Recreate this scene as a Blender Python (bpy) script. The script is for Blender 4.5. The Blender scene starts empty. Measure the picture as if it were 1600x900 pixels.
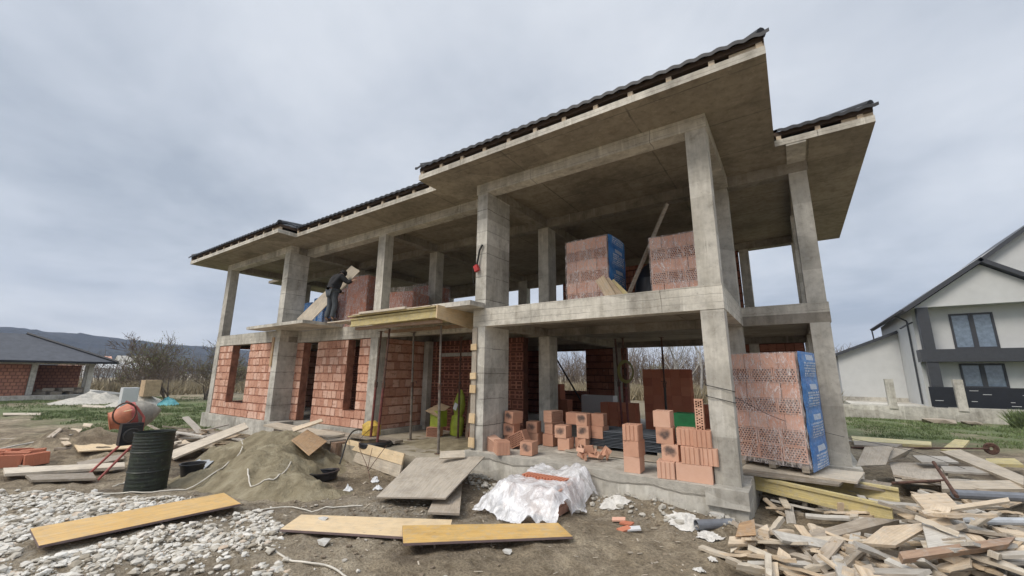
import bpy, bmesh, math, random
import numpy as np
from mathutils import Vector, Matrix, noise, Euler
random.seed(7)
rnd = random.random
def U(a, b): return a + (b - a) * random.random()
sc = bpy.context.scene
COL = sc.collection
# ---------------------------------------------------------------- camera
cam_d = bpy.data.cameras.new('camera'); cam = bpy.data.objects.new('camera', cam_d); COL.objects.link(cam)
F_PX = 636.477; YAW, PITCH, ROLL = 0.60039, 0.209283, -0.007942
cam_d.sensor_width = 36; cam_d.lens = F_PX / 1600 * 36
cam_d.clip_start = 0.05; cam_d.clip_end = 6000
Rm = Matrix.Rotation(YAW, 3, 'Z') @ Matrix.Rotation(PITCH, 3, 'X') @ Matrix.Rotation(ROLL, 3, 'Y')
cam.matrix_world = Matrix.Translation((0, 0, 2.0)) @ Matrix(((Rm[0][0], Rm[0][2], -Rm[0][1]), (Rm[1][0], Rm[1][2], -Rm[1][1]), (Rm[2][0], Rm[2][2], -Rm[2][1]))).to_4x4()
sc.camera = cam
# ---------------------------------------------------------------- light
sc.view_settings.view_transform = 'Standard'; sc.view_settings.look = 'None'
sc.view_settings.gamma = 1; sc.view_settings.use_curve_mapping = False
sc.view_settings.exposure = 0.72
SUN_EL, SUN_AZ = math.radians(48), math.radians(200)      # azimuth from +Y clockwise
world = bpy.data.worlds.new('World'); sc.world = world; world.use_nodes = True
wt = world.node_tree; wn = wt.nodes; wl = wt.links
bg = wn['Background']; bg.inputs[1].default_value = 0.10
sky = wn.new('ShaderNodeTexSky'); sky.sky_type = 'NISHITA'; sky.sun_disc = False
sky.sun_elevation = SUN_EL; sky.sun_rotation = SUN_AZ; sky.air_density = 1.5; sky.dust_density = 3
tc = wn.new('ShaderNodeTexCoord'); sep = wn.new('ShaderNodeSeparateXYZ'); wl.new(tc.outputs['Generated'], sep.inputs[0])
def wmath(op, a, b=None, clamp=False):
    n = wn.new('ShaderNodeMath'); n.operation = op; n.use_clamp = clamp
    for i, v in enumerate((a, b)):
        if v is None: continue
        if isinstance(v, (int, float)): n.inputs[i].default_value = v
        else: wl.new(v, n.inputs[i])
    return n.outputs[0]
zz = wmath('ADD', wmath('MAXIMUM', sep.outputs[2], 0.0), 0.22)
cb = wn.new('ShaderNodeCombineXYZ'); wl.new(wmath('DIVIDE', sep.outputs[0], zz), cb.inputs[0]); wl.new(wmath('DIVIDE', sep.outputs[1], zz), cb.inputs[1])
def wnoise(scale, detail, rough, dist, off):
    mp = wn.new('ShaderNodeMapping'); mp.inputs['Location'].default_value = off; wl.new(cb.outputs[0], mp.inputs[0])
    n = wn.new('ShaderNodeTexNoise'); n.inputs['Scale'].default_value = scale; n.inputs['Detail'].default_value = detail
    n.inputs['Roughness'].default_value = rough; n.inputs['Distortion'].default_value = dist; wl.new(mp.outputs[0], n.inputs[0]); return n.outputs['Fac']
n1 = wnoise(0.75, 5, 0.55, 0.35, (3.1, 1.7, 0)); n2 = wnoise(2.3, 6, 0.6, 0.2, (0.4, 7.7, 0))
cf = wmath('ADD', wmath('MULTIPLY', n1, 0.72), wmath('MULTIPLY', n2, 0.28))
rp = wn.new('ShaderNodeValToRGB'); wl.new(cf, rp.inputs[0]); e = rp.color_ramp.elements
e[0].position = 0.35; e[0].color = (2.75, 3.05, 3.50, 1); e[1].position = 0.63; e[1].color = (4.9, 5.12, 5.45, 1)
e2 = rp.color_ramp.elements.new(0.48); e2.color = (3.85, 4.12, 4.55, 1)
# zenith of the overcast sky boosted above the camera's view to light the ground
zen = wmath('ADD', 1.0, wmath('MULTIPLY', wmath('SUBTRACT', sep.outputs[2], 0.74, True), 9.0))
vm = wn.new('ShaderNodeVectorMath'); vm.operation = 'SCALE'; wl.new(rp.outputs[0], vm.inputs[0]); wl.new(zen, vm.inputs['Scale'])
mx = wn.new('ShaderNodeMix'); mx.data_type = 'RGBA'; mx.inputs[0].default_value = 0.93
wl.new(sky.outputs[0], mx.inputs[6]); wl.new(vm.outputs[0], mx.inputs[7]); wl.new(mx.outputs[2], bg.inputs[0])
sun_d = bpy.data.lights.new('sun', 'SUN'); sun_d.energy = 1.5; sun_d.angle = math.radians(25); sun_d.color = (1.0, 0.92, 0.82)
sun = bpy.data.objects.new('sun', sun_d); COL.objects.link(sun)
sdir = Vector((math.sin(SUN_AZ) * math.cos(SUN_EL), math.cos(SUN_AZ) * math.cos(SUN_EL), math.sin(SUN_EL)))
sun.rotation_euler = (-sdir).to_track_quat('-Z', 'Y').to_euler(); sun.location = (0, 0, 30)

# ---------------------------------------------------------------- materials
M = {}
class Mat:
    def __init__(s, name):
        s.m = bpy.data.materials.new(name); s.m.use_nodes = True; s.t = s.m.node_tree; s.n = s.t.nodes; s.l = s.t.links
        s.b = s.n['Principled BSDF']; M[name] = s.m; s._tc = s.n.new('ShaderNodeTexCoord'); s._oi = None
    def link(s, a, b): s.l.new(a, b)
    def oi(s):
        if not s._oi: s._oi = s.n.new('ShaderNodeObjectInfo')
        return s._oi
    def coord(s, kind='Object', scale=(1, 1, 1), rand=True, loc=(0, 0, 0)):
        mp = s.n.new('ShaderNodeMapping'); mp.inputs['Scale'].default_value = scale; mp.inputs['Location'].default_value = loc
        src = s._tc.outputs[kind]
        if rand:
            ad = s.n.new('ShaderNodeVectorMath'); ad.operation = 'ADD'; mu = s.n.new('ShaderNodeMath'); mu.operation = 'MULTIPLY'
            s.link(s.oi().outputs['Random'], mu.inputs[0]); mu.inputs[1].default_value = 37.0
            s.link(src, ad.inputs[0]); s.link(mu.outputs[0], ad.inputs[1]); src = ad.outputs[0]
        s.link(src, mp.inputs[0]); return mp.outputs[0]
    def noise(s, vec, scale, detail=4, rough=0.6, dist=0):
        n = s.n.new('ShaderNodeTexNoise'); n.inputs['Scale'].default_value = scale; n.inputs['Detail'].default_value = detail
        n.inputs['Roughness'].default_value = rough; n.inputs['Distortion'].default_value = dist
        s.link(vec, n.inputs[0]); return n.outputs['Fac']
    def ramp(s, fac, stops):
        r = s.n.new('ShaderNodeValToRGB'); s.link(fac, r.inputs[0]); el = r.color_ramp.elements
        while len(el) < len(stops): el.new(0.5)
        for e_, (p, c) in zip(el, stops):
            e_.position = p; e_.color = (c, c, c, 1) if isinstance(c, (int, float)) else (*c, 1)
        return r.outputs[0]
    def math(s, op, a, b=None, clamp=False):
        n = s.n.new('ShaderNodeMath'); n.operation = op; n.use_clamp = clamp
        for i, v in enumerate((a, b)):
            if v is None: continue
            if isinstance(v, (int, float)): n.inputs[i].default_value = v
            else: s.link(v, n.inputs[i])
        return n.outputs[0]
    def mix(s, fac, a, b, mode='MIX'):
        n = s.n.new('ShaderNodeMix'); n.data_type = 'RGBA'; n.blend_type = mode
        for i, v in ((0, fac), (6, a), (7, b)):
            if isinstance(v, (int, float)): n.inputs[i].default_value = v
            elif isinstance(v, tuple): n.inputs[i].default_value = (*v, 1)
            else: s.link(v, n.inputs[i])
        return n.outputs[2]
    def sepxyz(s, vec):
        n = s.n.new('ShaderNodeSeparateXYZ'); s.link(vec, n.inputs[0]); return n.outputs
    def bump(s, h, strength=0.4, dist=0.01):
        n = s.n.new('ShaderNodeBump'); n.inputs['Strength'].default_value = strength; n.inputs['Distance'].default_value = dist
        s.link(h, n.inputs['Height']); s.link(n.outputs[0], s.b.inputs['Normal'])
    def out(s, col, rough=0.9, metal=0):
        if isinstance(col, tuple): s.b.inputs['Base Color'].default_value = (*col, 1)
        else: s.link(col, s.b.inputs['Base Color'])
        if isinstance(rough, (int, float)): s.b.inputs['Roughness'].default_value = rough
        else: s.link(rough, s.b.inputs['Roughness'])
        s.b.inputs['Metallic'].default_value = metal
        return s.m

def simple(name, col, rough=0.8, metal=0, var=0.25, scale=6, bump=0.3, dist=0.004, kind='Object', hue=0.0):
    s = Mat(name); v = s.coord(kind)
    n = s.noise(v, scale, 5); c2 = tuple(c * (1 - var) for c in col); c1 = tuple(min(1, c * (1 + var * 0.6)) for c in col)
    c = s.ramp(n, [(0.3, c2), (0.7, c1)])
    if bump: s.bump(s.noise(v, scale * 6, 3), bump, dist)
    return s.out(c, rough, metal)

def concrete(name, base=(0.53, 0.51, 0.46), joints=(), streak=0.5, dark=0.72):
    s = Mat(name); v = s.coord('Object', rand=False)
    big = s.noise(v, 0.9, 6, 0.65, 0.3); med = s.noise(v, 7, 6, 0.7); fine = s.noise(v, 60, 3, 0.6)
    lo = tuple(c * dark for c in base); hi = tuple(c * 1.18 for c in base)
    c = s.ramp(big, [(0.36, lo), (0.5, base), (0.63, hi)])
    c = s.mix(0.55, c, s.ramp(med, [(0.32, (0.52, 0.50, 0.47)), (0.46, (0.92, 0.91, 0.9)), (0.62, (1.14, 1.14, 1.13))]), 'MULTIPLY')
    # water streaks running down
    st = s.noise(s.coord('Object', (5, 5, 0.5), rand=False), 1.5, 5, 0.6)
    c = s.mix(streak, c, s.ramp(st, [(0.36, (0.66, 0.64, 0.6)), (0.52, (1, 1, 1))]), 'MULTIPLY')
    # pale drips and board-sized tone changes from the shuttering
    bx = s.n.new('ShaderNodeTexVoronoi'); bx.inputs['Scale'].default_value = 1; bx.distance = 'CHEBYCHEV'; s.link(s.coord('Object', (0.5, 0.5, 1.6), rand=False), bx.inputs[0])
    bw = s.n.new('ShaderNodeRGBToBW'); s.link(bx.outputs['Color'], bw.inputs[0])
    c = s.mix(0.8, c, s.ramp(bw.outputs[0], [(0.2, (0.80, 0.79, 0.77)), (0.8, (1.1, 1.1, 1.09))]), 'MULTIPLY')
    dr_ = s.noise(s.coord('Object', (9, 9, 0.7), rand=False, loc=(3, 1, 2)), 1.2, 4, 0.6)
    c = s.mix(s.ramp(dr_, [(0.62, 0.0), (0.7, 0.45)]), c, tuple(min(.8, x * 1.45) for x in base))
    # pits and laitance patches
    vo = s.n.new('ShaderNodeTexVoronoi'); vo.inputs['Scale'].default_value = 16; s.link(s.coord('Object', rand=False), vo.inputs[0])
    pit = s.ramp(vo.outputs['Distance'], [(0.05, 0.0), (0.13, 1.0)])
    pm = s.math('MAXIMUM', pit, s.ramp(s.noise(v, 5, 2), [(0.5, 0.0), (0.56, 1.0)]))
    c = s.mix(0.6, c, s.mix(pm, (0.35, 0.33, 0.3), (1, 1, 1)), 'MULTIPLY')
    h = s.math('ADD', s.math('MULTIPLY', med, 0.8), s.math('MULTIPLY', fine, 0.35)); h = s.math('ADD', h, s.math('MULTIPLY', pm, 0.5))
    xyz = s.sepxyz(v); wob = s.math('MULTIPLY', s.math('SUBTRACT', s.noise(v, 3, 3), 0.5), 0.05)
    for ax, per, off, w in joints:
        f = s.math('FRACT', s.math('DIVIDE', s.math('ADD', s.math('ADD', xyz[ax], off), wob), per))
        ln = s.math('LESS_THAN', f, w / per)
        keep = s.math('MULTIPLY', ln, s.ramp(s.noise(v, 2.3, 2), [(0.33, 0.25), (0.6, 0.95)]))
        c = s.mix(s.math('MULTIPLY', keep, 0.75), c, (0.10, 0.09, 0.075))
        h = s.math('SUBTRACT', h, s.math('MULTIPLY', keep, 0.9))
    s.bump(h, 0.55, 0.008)
    return s.out(c, 0.92)
concrete('concrete')
concrete('concrete_lift', (0.53, 0.515, 0.47), joints=((2, 0.52, 0.07, 0.018),), dark=0.75)
concrete('concrete_beam', (0.56, 0.535, 0.475), joints=((2, 0.125, 0.02, 0.006), (0, 2.5, 0.2, 0.012)), dark=0.7)
concrete('concrete_soffit_shade', (0.30, 0.265, 0.21), joints=((0, 2.5, 0.35, 0.03), (1, 1.22, 0.1, 0.022)), streak=0.25, dark=0.75)  # same concrete tinted darker: shade of the undersides put into the colour
concrete('concrete_plinth', (0.52, 0.50, 0.45), dark=0.68)
concrete('concrete_inner_shade', (0.30, 0.275, 0.235), joints=((0, 2.5, 0.2, 0.012),), dark=0.7)  # concrete of the inner beams, darkened in colour for the indoor shade
concrete('concrete_floor', (0.36, 0.32, 0.25), streak=0.0, dark=0.6)

def brick_mat(name, c_lo, c_mid, c_hi, stain=0.0, island=True, rough=0.9):
    s = Mat(name); v = s.coord('Object')
    n = s.noise(v, 9, 5, 0.65)
    if island:
        g = s.n.new('ShaderNodeNewGeometry'); r = g.outputs['Random Per Island']
    else: r = s.oi().outputs['Random']
    c = s.ramp(s.math('ADD', s.math('MULTIPLY', r, 0.6), s.math('MULTIPLY', n, 0.45)), [(0.12, c_lo), (0.5, c_mid), (0.9, c_hi)])
    if name in ('brick_wall', 'brick_inner_shade'):
        c = s.mix(s.ramp(s.noise(s.coord('Object', (1, 1, 2.2)), 6, 5, .7, .4), [(0.54, 0.0), (0.64, 0.75)]), c, tuple(x * .8 for x in c_lo))
        c = s.mix(s.ramp(s.noise(s.coord('Object', loc=(5, 1, 2)), 4, 5, .75), [(0.62, 0.0), (0.7, 0.45)]), c, (0.5, 0.42, 0.36))
    if stain:
        ns = s.noise(v, 7, 3, 0.6)
        c = s.mix(s.math('MULTIPLY', s.ramp(ns, [(0.56, 0.0), (0.66, 1.0)]), stain), c, (0.07, 0.055, 0.05))
    s.bump(s.noise(v, 70, 3), 0.35, 0.003)
    return s.out(c, rough)
brick_mat('brick_wall', (0.42, 0.20, 0.135), (0.60, 0.335, 0.235), (0.76, 0.52, 0.41))
brick_mat('brick_inner_shade', (0.20, 0.075, 0.045), (0.30, 0.12, 0.075), (0.40, 0.18, 0.12))  # wall brick in a darker copy, interior shade painted into its colour
simple('mortar_inner_shade', (0.13, 0.05, 0.03), 0.97, var=0.5, scale=5, bump=0.8, dist=0.012)  # mortar darkened the same way for the shaded interior
brick_mat('brick_hollow', (0.46, 0.235, 0.155), (0.58, 0.33, 0.225), (0.66, 0.42, 0.31), island=False)
brick_mat('brick_pink', (0.58, 0.30, 0.21), (0.68, 0.38, 0.275), (0.74, 0.46, 0.35), island=False)
brick_mat('brick_red', (0.40, 0.13, 0.075), (0.52, 0.19, 0.11), (0.60, 0.25, 0.15), island=False)
simple('brick_hole_shade', (0.13, 0.05, 0.032), 0.95)  # dark colour stands for the shade deep in the block holes
simple('mortar', (0.36, 0.165, 0.105), 0.97, var=0.5, scale=5, bump=0.8, dist=0.012)
# soot mark on a brick face
s = Mat('brick_sooty'); v = s.coord('Object'); n = s.noise(v, 9, 5, 0.65)
c = s.ramp(s.math('ADD', s.math('MULTIPLY', s.oi().outputs['Random'], 0.6), s.math('MULTIPLY', n, 0.45)), [(0.1, (0.48, 0.25, 0.165)), (0.9, (0.66, 0.41, 0.29))])
xyz = s.sepxyz(s.coord('Object', rand=False)); d = s.math('ADD', s.math('POWER', s.math('DIVIDE', xyz[0], 0.13), 2.0), s.math('POWER', s.math('DIVIDE', s.math('SUBTRACT', xyz[2], 0.02), 0.10), 2.0))
d = s.math('ADD', d, s.math('MULTIPLY', s.noise(v, 12, 3), 1.6))
c = s.mix(s.math('MULTIPLY', s.ramp(d, [(0.45, 1.0), (0.85, 0.0)]), 0.8), c, (0.07, 0.055, 0.055)) if False else s.mix(s.ramp(s.math('MULTIPLY', d, 0.5), [(0.42, 0.88), (0.78, 0.0)]), c, (0.06, 0.05, 0.05))
s.bump(s.noise(v, 70, 3), 0.35, 0.003); s.out(c, 0.9)

def wood(name, lo, mid, hi, dirt=0.3, rough=0.75):
    s = Mat(name); uv = s.coord('UV', (1, 14, 1)); o = s.coord('Object')
    g = s.noise(uv, 3.0, 6, 0.65, 0.6)
    r = s.oi().outputs['Random']
    f = s.math('ADD', s.math('MULTIPLY', g, 0.75), s.math('MULTIPLY', r, 0.25))
    c = s.ramp(f, [(0.3, lo), (0.48, mid), (0.66, hi)])
    dn = s.noise(o, 3.5, 5, 0.7)
    c = s.mix(s.math('MULTIPLY', s.ramp(dn, [(0.46, 0.0), (0.68, 1.0)]), dirt), c, (0.14, 0.11, 0.08))
    vo = s.n.new('ShaderNodeTexVoronoi'); vo.inputs['Scale'].default_value = 3.2; s.link(s.coord('UV', (1, 2.6, 1)), vo.inputs[0])
    c = s.mix(s.ramp(vo.outputs['Distance'], [(0.04, 0.6), (0.085, 0.0)]), c, tuple(x * 0.35 for x in lo))
    c = s.mix(s.math('MULTIPLY', s.ramp(s.noise(o, 11, 5, 0.75), [(0.5, 0.0), (0.62, 1.0)]), dirt * 1.1), c, (0.40, 0.375, 0.335))
    s.bump(g, 0.5, 0.004); return s.out(c, rough)
wood('wood_fresh', (0.38, 0.285, 0.185), (0.54, 0.425, 0.295), (0.66, 0.55, 0.41), 0.35)
wood('wood_pale', (0.40, 0.34, 0.26), (0.53, 0.46, 0.36), (0.65, 0.58, 0.47), 0.35)
wood('wood_white', (0.36, 0.33, 0.285), (0.46, 0.43, 0.38), (0.56, 0.53, 0.47), 0.4)
wood('wood_old', (0.20, 0.17, 0.13), (0.32, 0.27, 0.21), (0.44, 0.37, 0.29), 0.35)
wood('wood_brown', (0.19, 0.12, 0.08), (0.28, 0.18, 0.12), (0.36, 0.24, 0.16), 0.3)
wood('wood_yellow', (0.43, 0.35, 0.16), (0.56, 0.47, 0.22), (0.65, 0.56, 0.30), 0.35)
wood('ply_yellow', (0.56, 0.34, 0.11), (0.67, 0.44, 0.17), (0.74, 0.53, 0.26), 0.22, 0.5)
wood('ply_orange', (0.55, 0.33, 0.10), (0.66, 0.43, 0.15), (0.70, 0.50, 0.22), 0.3, 0.5)
wood('ply_pale', (0.56, 0.40, 0.21), (0.67, 0.50, 0.29), (0.74, 0.58, 0.37), 0.2, 0.6)
wood('ply_grey', (0.29, 0.25, 0.20), (0.41, 0.36, 0.29), (0.52, 0.46, 0.38), 0.4)
wood('ply_brown', (0.32, 0.20, 0.11), (0.48, 0.31, 0.17), (0.58, 0.40, 0.23), 0.3)
simple('edge_purple', (0.20, 0.145, 0.14), 0.8)
simple('sheet_grey', (0.40, 0.42, 0.44), 0.55)
simple('batten_dark', (0.075, 0.05, 0.035), 0.85)
simple('rust', (0.13, 0.07, 0.05), 0.8, 0.2, var=0.6, scale=14)
simple('prop_red', (0.20, 0.06, 0.05), 0.65, 0.1, var=0.5, scale=10)
simple('prop_grey', (0.20, 0.17, 0.14), 0.7, 0.2, var=0.5, scale=10)
simple('steel_dark', (0.06, 0.055, 0.05), 0.6, 0.4)
simple('tile', (0.014, 0.015, 0.019), 0.55, 0.0, var=0.4, scale=3, bump=0.15)
simple('tile_grey', (0.06, 0.064, 0.075), 0.6, 0.0, var=0.3, scale=3, bump=0.15)
simple('black_plastic', (0.02, 0.02, 0.022), 0.4, bump=0.1)
simple('white_paint', (0.55, 0.56, 0.555), 0.85, var=0.06, scale=2)
simple('anthracite', (0.045, 0.048, 0.055), 0.5, var=0.15)
simple('fence_panel', (0.014, 0.016, 0.022), 0.35, var=0.2)
simple('mixer_orange', (0.50, 0.17, 0.09), 0.6, var=0.35, scale=5)
simple('mixer_red', (0.40, 0.10, 0.085), 0.6, var=0.4, scale=5)
simple('mixer_crust', (0.33, 0.31, 0.27), 0.95, var=0.3, scale=8, bump=1, dist=0.02)
simple('label_cream', (0.72, 0.60, 0.35), 0.7)
simple('cabinet_white', (0.66, 0.67, 0.68), 0.5, var=0.05)
simple('cardboard', (0.48, 0.35, 0.22), 0.9)
simple('tarp_teal', (0.10, 0.34, 0.36), 0.6)
simple('rag_white', (0.62, 0.60, 0.56), 0.8, var=0.3, scale=12)
simple('pipe_grey', (0.17, 0.18, 0.20), 0.45)
simple('cable_white', (0.62, 0.58, 0.50), 0.7)
simple('cable_black', (0.02, 0.02, 0.02), 0.6)
simple('lime_bag', (0.30, 0.36, 0.04), 0.55, var=0.3)
simple('yellow_bag', (0.62, 0.42, 0.08), 0.6, var=0.3)
simple('green_crate', (0.02, 0.22, 0.07), 0.5)
simple('steel_blue', (0.12, 0.135, 0.155), 0.5, 0.0, var=0.35, scale=4)
simple('skin', (0.45, 0.28, 0.2), 0.6, bump=0)
simple('jacket', (0.02, 0.02, 0.022), 0.9, scale=10)
simple('shirt', (0.30, 0.31, 0.33), 0.9)
simple('jeans', (0.075, 0.085, 0.095), 0.95, var=0.4)
simple('boots', (0.07, 0.055, 0.045), 0.8)
simple('dark_hair', (0.015, 0.012, 0.01), 0.9)
simple('strap_red', (0.42, 0.03, 0.03), 0.6)
simple('bark', (0.13, 0.105, 0.085), 0.95, var=0.4)
simple('bark_birch', (0.40, 0.38, 0.35), 0.9, var=0.35)
simple('twig', (0.15, 0.115, 0.085), 0.95)
simple('bud_green', (0.17, 0.19, 0.07), 0.9)
simple('glass', (0.16, 0.21, 0.27), 0.08, bump=0); M['glass'].node_tree.nodes['Principled BSDF'].inputs['Specular IOR Level'].default_value = 1.0
simple('curtain', (0.45, 0.48, 0.52), 0.8)
simple('stone_white', (0.50, 0.485, 0.45), 0.9, var=0.2, scale=6, bump=0.6)
simple('ring_yellow', (0.25, 0.24, 0.08), 0.6)
simple('mortar_spill', (0.46, 0.435, 0.38), 0.95, var=0.25, scale=8, bump=0.9, dist=0.01)
s = Mat('brick_far'); bt = s.n.new('ShaderNodeTexBrick'); s.link(s.coord('UV', (1, 1, 1), rand=False), bt.inputs[0])
bt.inputs['Scale'].default_value = 1; bt.inputs['Brick Width'].default_value = .28; bt.inputs['Row Height'].default_value = .24; bt.inputs['Mortar Size'].default_value = .03
bt.inputs['Color1'].default_value = (0.50, 0.24, 0.155, 1); bt.inputs['Color2'].default_value = (0.40, 0.19, 0.13, 1); bt.inputs['Mortar'].default_value = (0.24, 0.12, 0.085, 1)
s.out(s.mix(0.6, bt.outputs[0], s.ramp(s.noise(s.coord('Object'), 1.5, 5), [(0.3, (0.7, 0.7, 0.7)), (0.7, (1.1, 1.1, 1.1))]), 'MULTIPLY'), .95)
# stones: per stone tone
s = Mat('gravel'); g = s.n.new('ShaderNodeNewGeometry'); v = s.coord('Object')
c = s.ramp(g.outputs['Random Per Island'], [(0.0, (0.30, 0.26, 0.20)), (0.25, (0.48, 0.445, 0.38)), (0.6, (0.59, 0.565, 0.51)), (0.9, (0.68, 0.66, 0.61)), (1.0, (0.5, 0.40, 0.30))])
c = s.mix(0.5, c, s.ramp(s.noise(v, 14, 4), [(0.3, (0.6, 0.57, 0.52)), (0.6, (1.05, 1.05, 1.05))]), 'MULTIPLY'); s.bump(s.noise(v, 40, 3), 0.4, 0.005); s.out(c, 0.95)
s = Mat('rubble'); g = s.n.new('ShaderNodeNewGeometry')
c = s.ramp(g.outputs['Random Per Island'], [(0.0, (0.15, 0.115, 0.08)), (0.6, (0.27, 0.22, 0.16)), (0.85, (0.38, 0.34, 0.28)), (1.0, (0.60, 0.57, 0.51))]); s.out(c, 0.95)
# films
def film(name, col, alpha_lo, alpha_hi, rough=0.2, scale=9, streak=0.0):
    s = Mat(name); v = s.coord('Object', (1, 1, 0.6)); n = s.noise(v, scale, 5, 0.65, 1.2)
    m1 = s.noise(s.coord('Object', (2.2, 2.2, 0.5), loc=(1, 2, 3)), scale * .8, 4, .6, 2.0); st = s.ramp(m1, [(0.475, 0.0), (0.5, 1.0), (0.525, 0.0)])  # thin opaque streaks painted in as glints on the film
    a = s.math('ADD', s.ramp(n, [(0.42, alpha_lo), (0.6, alpha_hi)]), s.math('MULTIPLY', st, streak), True); s.link(a, s.b.inputs['Alpha'])
    s.bump(s.noise(v, scale * 1.6, 4, 0.6, 1.0), 1.0, 0.03); s.b.inputs['Specular IOR Level'].default_value = 0.7
    return s.out(col, rough)
film('stretch_film', (0.80, 0.72, 0.70), 0.10, 0.30, 0.08, 5, 0.65)
film('white_film', (0.80, 0.80, 0.81), 0.52, 0.90, 0.22, 3.5, 0.25)
# printed blue wrap: white blocks and lines of small type on blue
s = Mat('blue_wrap'); v = s.coord('Object', rand=False); xyz = s.sepxyz(s.coord('UV', rand=False))
zf = s.math('FRACT', s.math('DIVIDE', xyz[1], 0.47)); uf = xyz[0]
rowf = s.math('FRACT', s.math('MULTIPLY', zf, 11.0)); letters = s.ramp(s.noise(s.coord('UV', (46, 14, 1), rand=False), 1.0, 1), [(0.46, 0.0), (0.5, 1.0)])
band = s.math('MULTIPLY', s.math('GREATER_THAN', rowf, 0.35), s.math('MULTIPLY', s.math('LESS_THAN', zf, 0.56), s.math('GREATER_THAN', zf, 0.06)))
logo = s.math('MULTIPLY', s.math('MULTIPLY', s.math('GREATER_THAN', zf, 0.62), s.math('LESS_THAN', zf, 0.80)), s.math('MULTIPLY', s.math('GREATER_THAN', uf, 0.30), s.math('LESS_THAN', uf, 0.72)))
inside = s.math('MULTIPLY', s.math('GREATER_THAN', uf, 0.18), s.math('LESS_THAN', uf, 0.85))
ink = s.math('MAXIMUM', s.math('MULTIPLY', s.math('MULTIPLY', band, letters), inside), s.math('MULTIPLY', logo, s.ramp(letters, [(0.0, 0.75), (1.0, 1.0)])))
base = s.ramp(s.noise(v, 4, 4), [(0.3, (0.02, 0.13, 0.42)), (0.7, (0.05, 0.24, 0.58))])
c = s.mix(s.math('MULTIPLY', ink, 0.8), base, (0.7, 0.75, 0.8)); c = s.mix(s.ramp(s.noise(s.coord('Object', (1, 2, .8), rand=False), 5, 5, .7, 1.5), [(0.52, 0.0), (0.66, 0.5)]), c, (0.32, 0.45, 0.62)); s.bump(s.noise(v, 9, 4, 0.6, 1.0), 1.0, 0.02); s.out(c, 0.25)  # pale noise patches mixed into the blue as painted glare
# sand
s = Mat('sand'); v = s.coord('Object', rand=False); n = s.noise(v, 2.5, 7, 0.65, 0.4)
c = s.ramp(n, [(0.3, (0.19, 0.152, 0.09)), (0.5, (0.33, 0.28, 0.18)), (0.66, (0.45, 0.39, 0.27))])
s.bump(s.math('ADD', s.noise(v, 14, 6, 0.7), s.math('MULTIPLY', s.noise(v, 60, 3), 0.5)), 1.0, 0.07); s.out(c, 0.97)
# ground: soil, gravelly soil, grass, dry field (attribute 'grass' 0..1, 'dry' 0..1, 'stony' 0..1)
s = Mat('ground'); v = s.coord('Object', rand=False)
big = s.noise(v, 0.55, 7, 0.65, 0.5); med = s.noise(v, 4.5, 7, 0.7); fin = s.noise(v, 34, 4, 0.7)
soil = s.ramp(big, [(0.36, (0.15, 0.112, 0.072)), (0.48, (0.28, 0.226, 0.152)), (0.64, (0.41, 0.345, 0.25))])
soil = s.mix(0.8, soil, s.ramp(med, [(0.32, (0.42, 0.38, 0.33)), (0.5, (0.95, 0.95, 0.95)), (0.66, (1.35, 1.34, 1.32))]), 'MULTIPLY')
soil = s.mix(0.7, soil, s.ramp(fin, [(0.32, (0.45, 0.42, 0.38)), (0.62, (1.3, 1.3, 1.3))]), 'MULTIPLY')
def attr(nm):
    a = s.n.new('ShaderNodeAttribute'); a.attribute_name = nm; return a.outputs['Fac']
st = s.mix(0.6, (0.36, 0.335, 0.29), s.ramp(fin, [(0.35, (0.35, 0.33, 0.3)), (0.6, (1.1, 1.1, 1.1))]), 'MULTIPLY')
soil = s.mix(s.math('MULTIPLY', attr('stony'), s.ramp(s.noise(v, 9, 5, 0.75), [(0.4, 0.0), (0.6, 0.75)])), soil, st)
gr = s.ramp(s.noise(v, 1.2, 7, 0.75), [(0.32, (0.15, 0.15, 0.07)), (0.5, (0.13, 0.165, 0.065)), (0.7, (0.17, 0.20, 0.09))])
gm = s.math('MULTIPLY', attr('grass'), s.ramp(s.noise(v, 0.7, 6, 0.7), [(0.36, 0.25), (0.5, 1.0)]))
c = s.mix(gm, soil, gr)
dry = s.ramp(s.noise(v, 0.25, 7, 0.75), [(0.3, (0.17, 0.14, 0.09)), (0.7, (0.30, 0.255, 0.17))])
c = s.mix(attr('dry'), c, dry)
s.bump(s.math('ADD', s.math('MULTIPLY', med, 1.2), s.math('MULTIPLY', fin, 0.5)), 1.0, 0.09); s.out(c, 0.96)
simple('grass_blade', (0.14, 0.185, 0.07), 0.8, var=0.5, scale=2)
simple('dry_blade', (0.30, 0.25, 0.16), 0.9, var=0.4, scale=1.5)
s = Mat('hill'); v = s.coord('Object', rand=False)
c = s.ramp(s.noise(v, 0.03, 8, 0.7), [(0.35, (0.03, 0.033, 0.03)), (0.65, (0.06, 0.058, 0.05))]); s.bump(s.noise(v, 0.06, 6, 0.8), 1, 6); s.out(c, 1.0)

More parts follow.
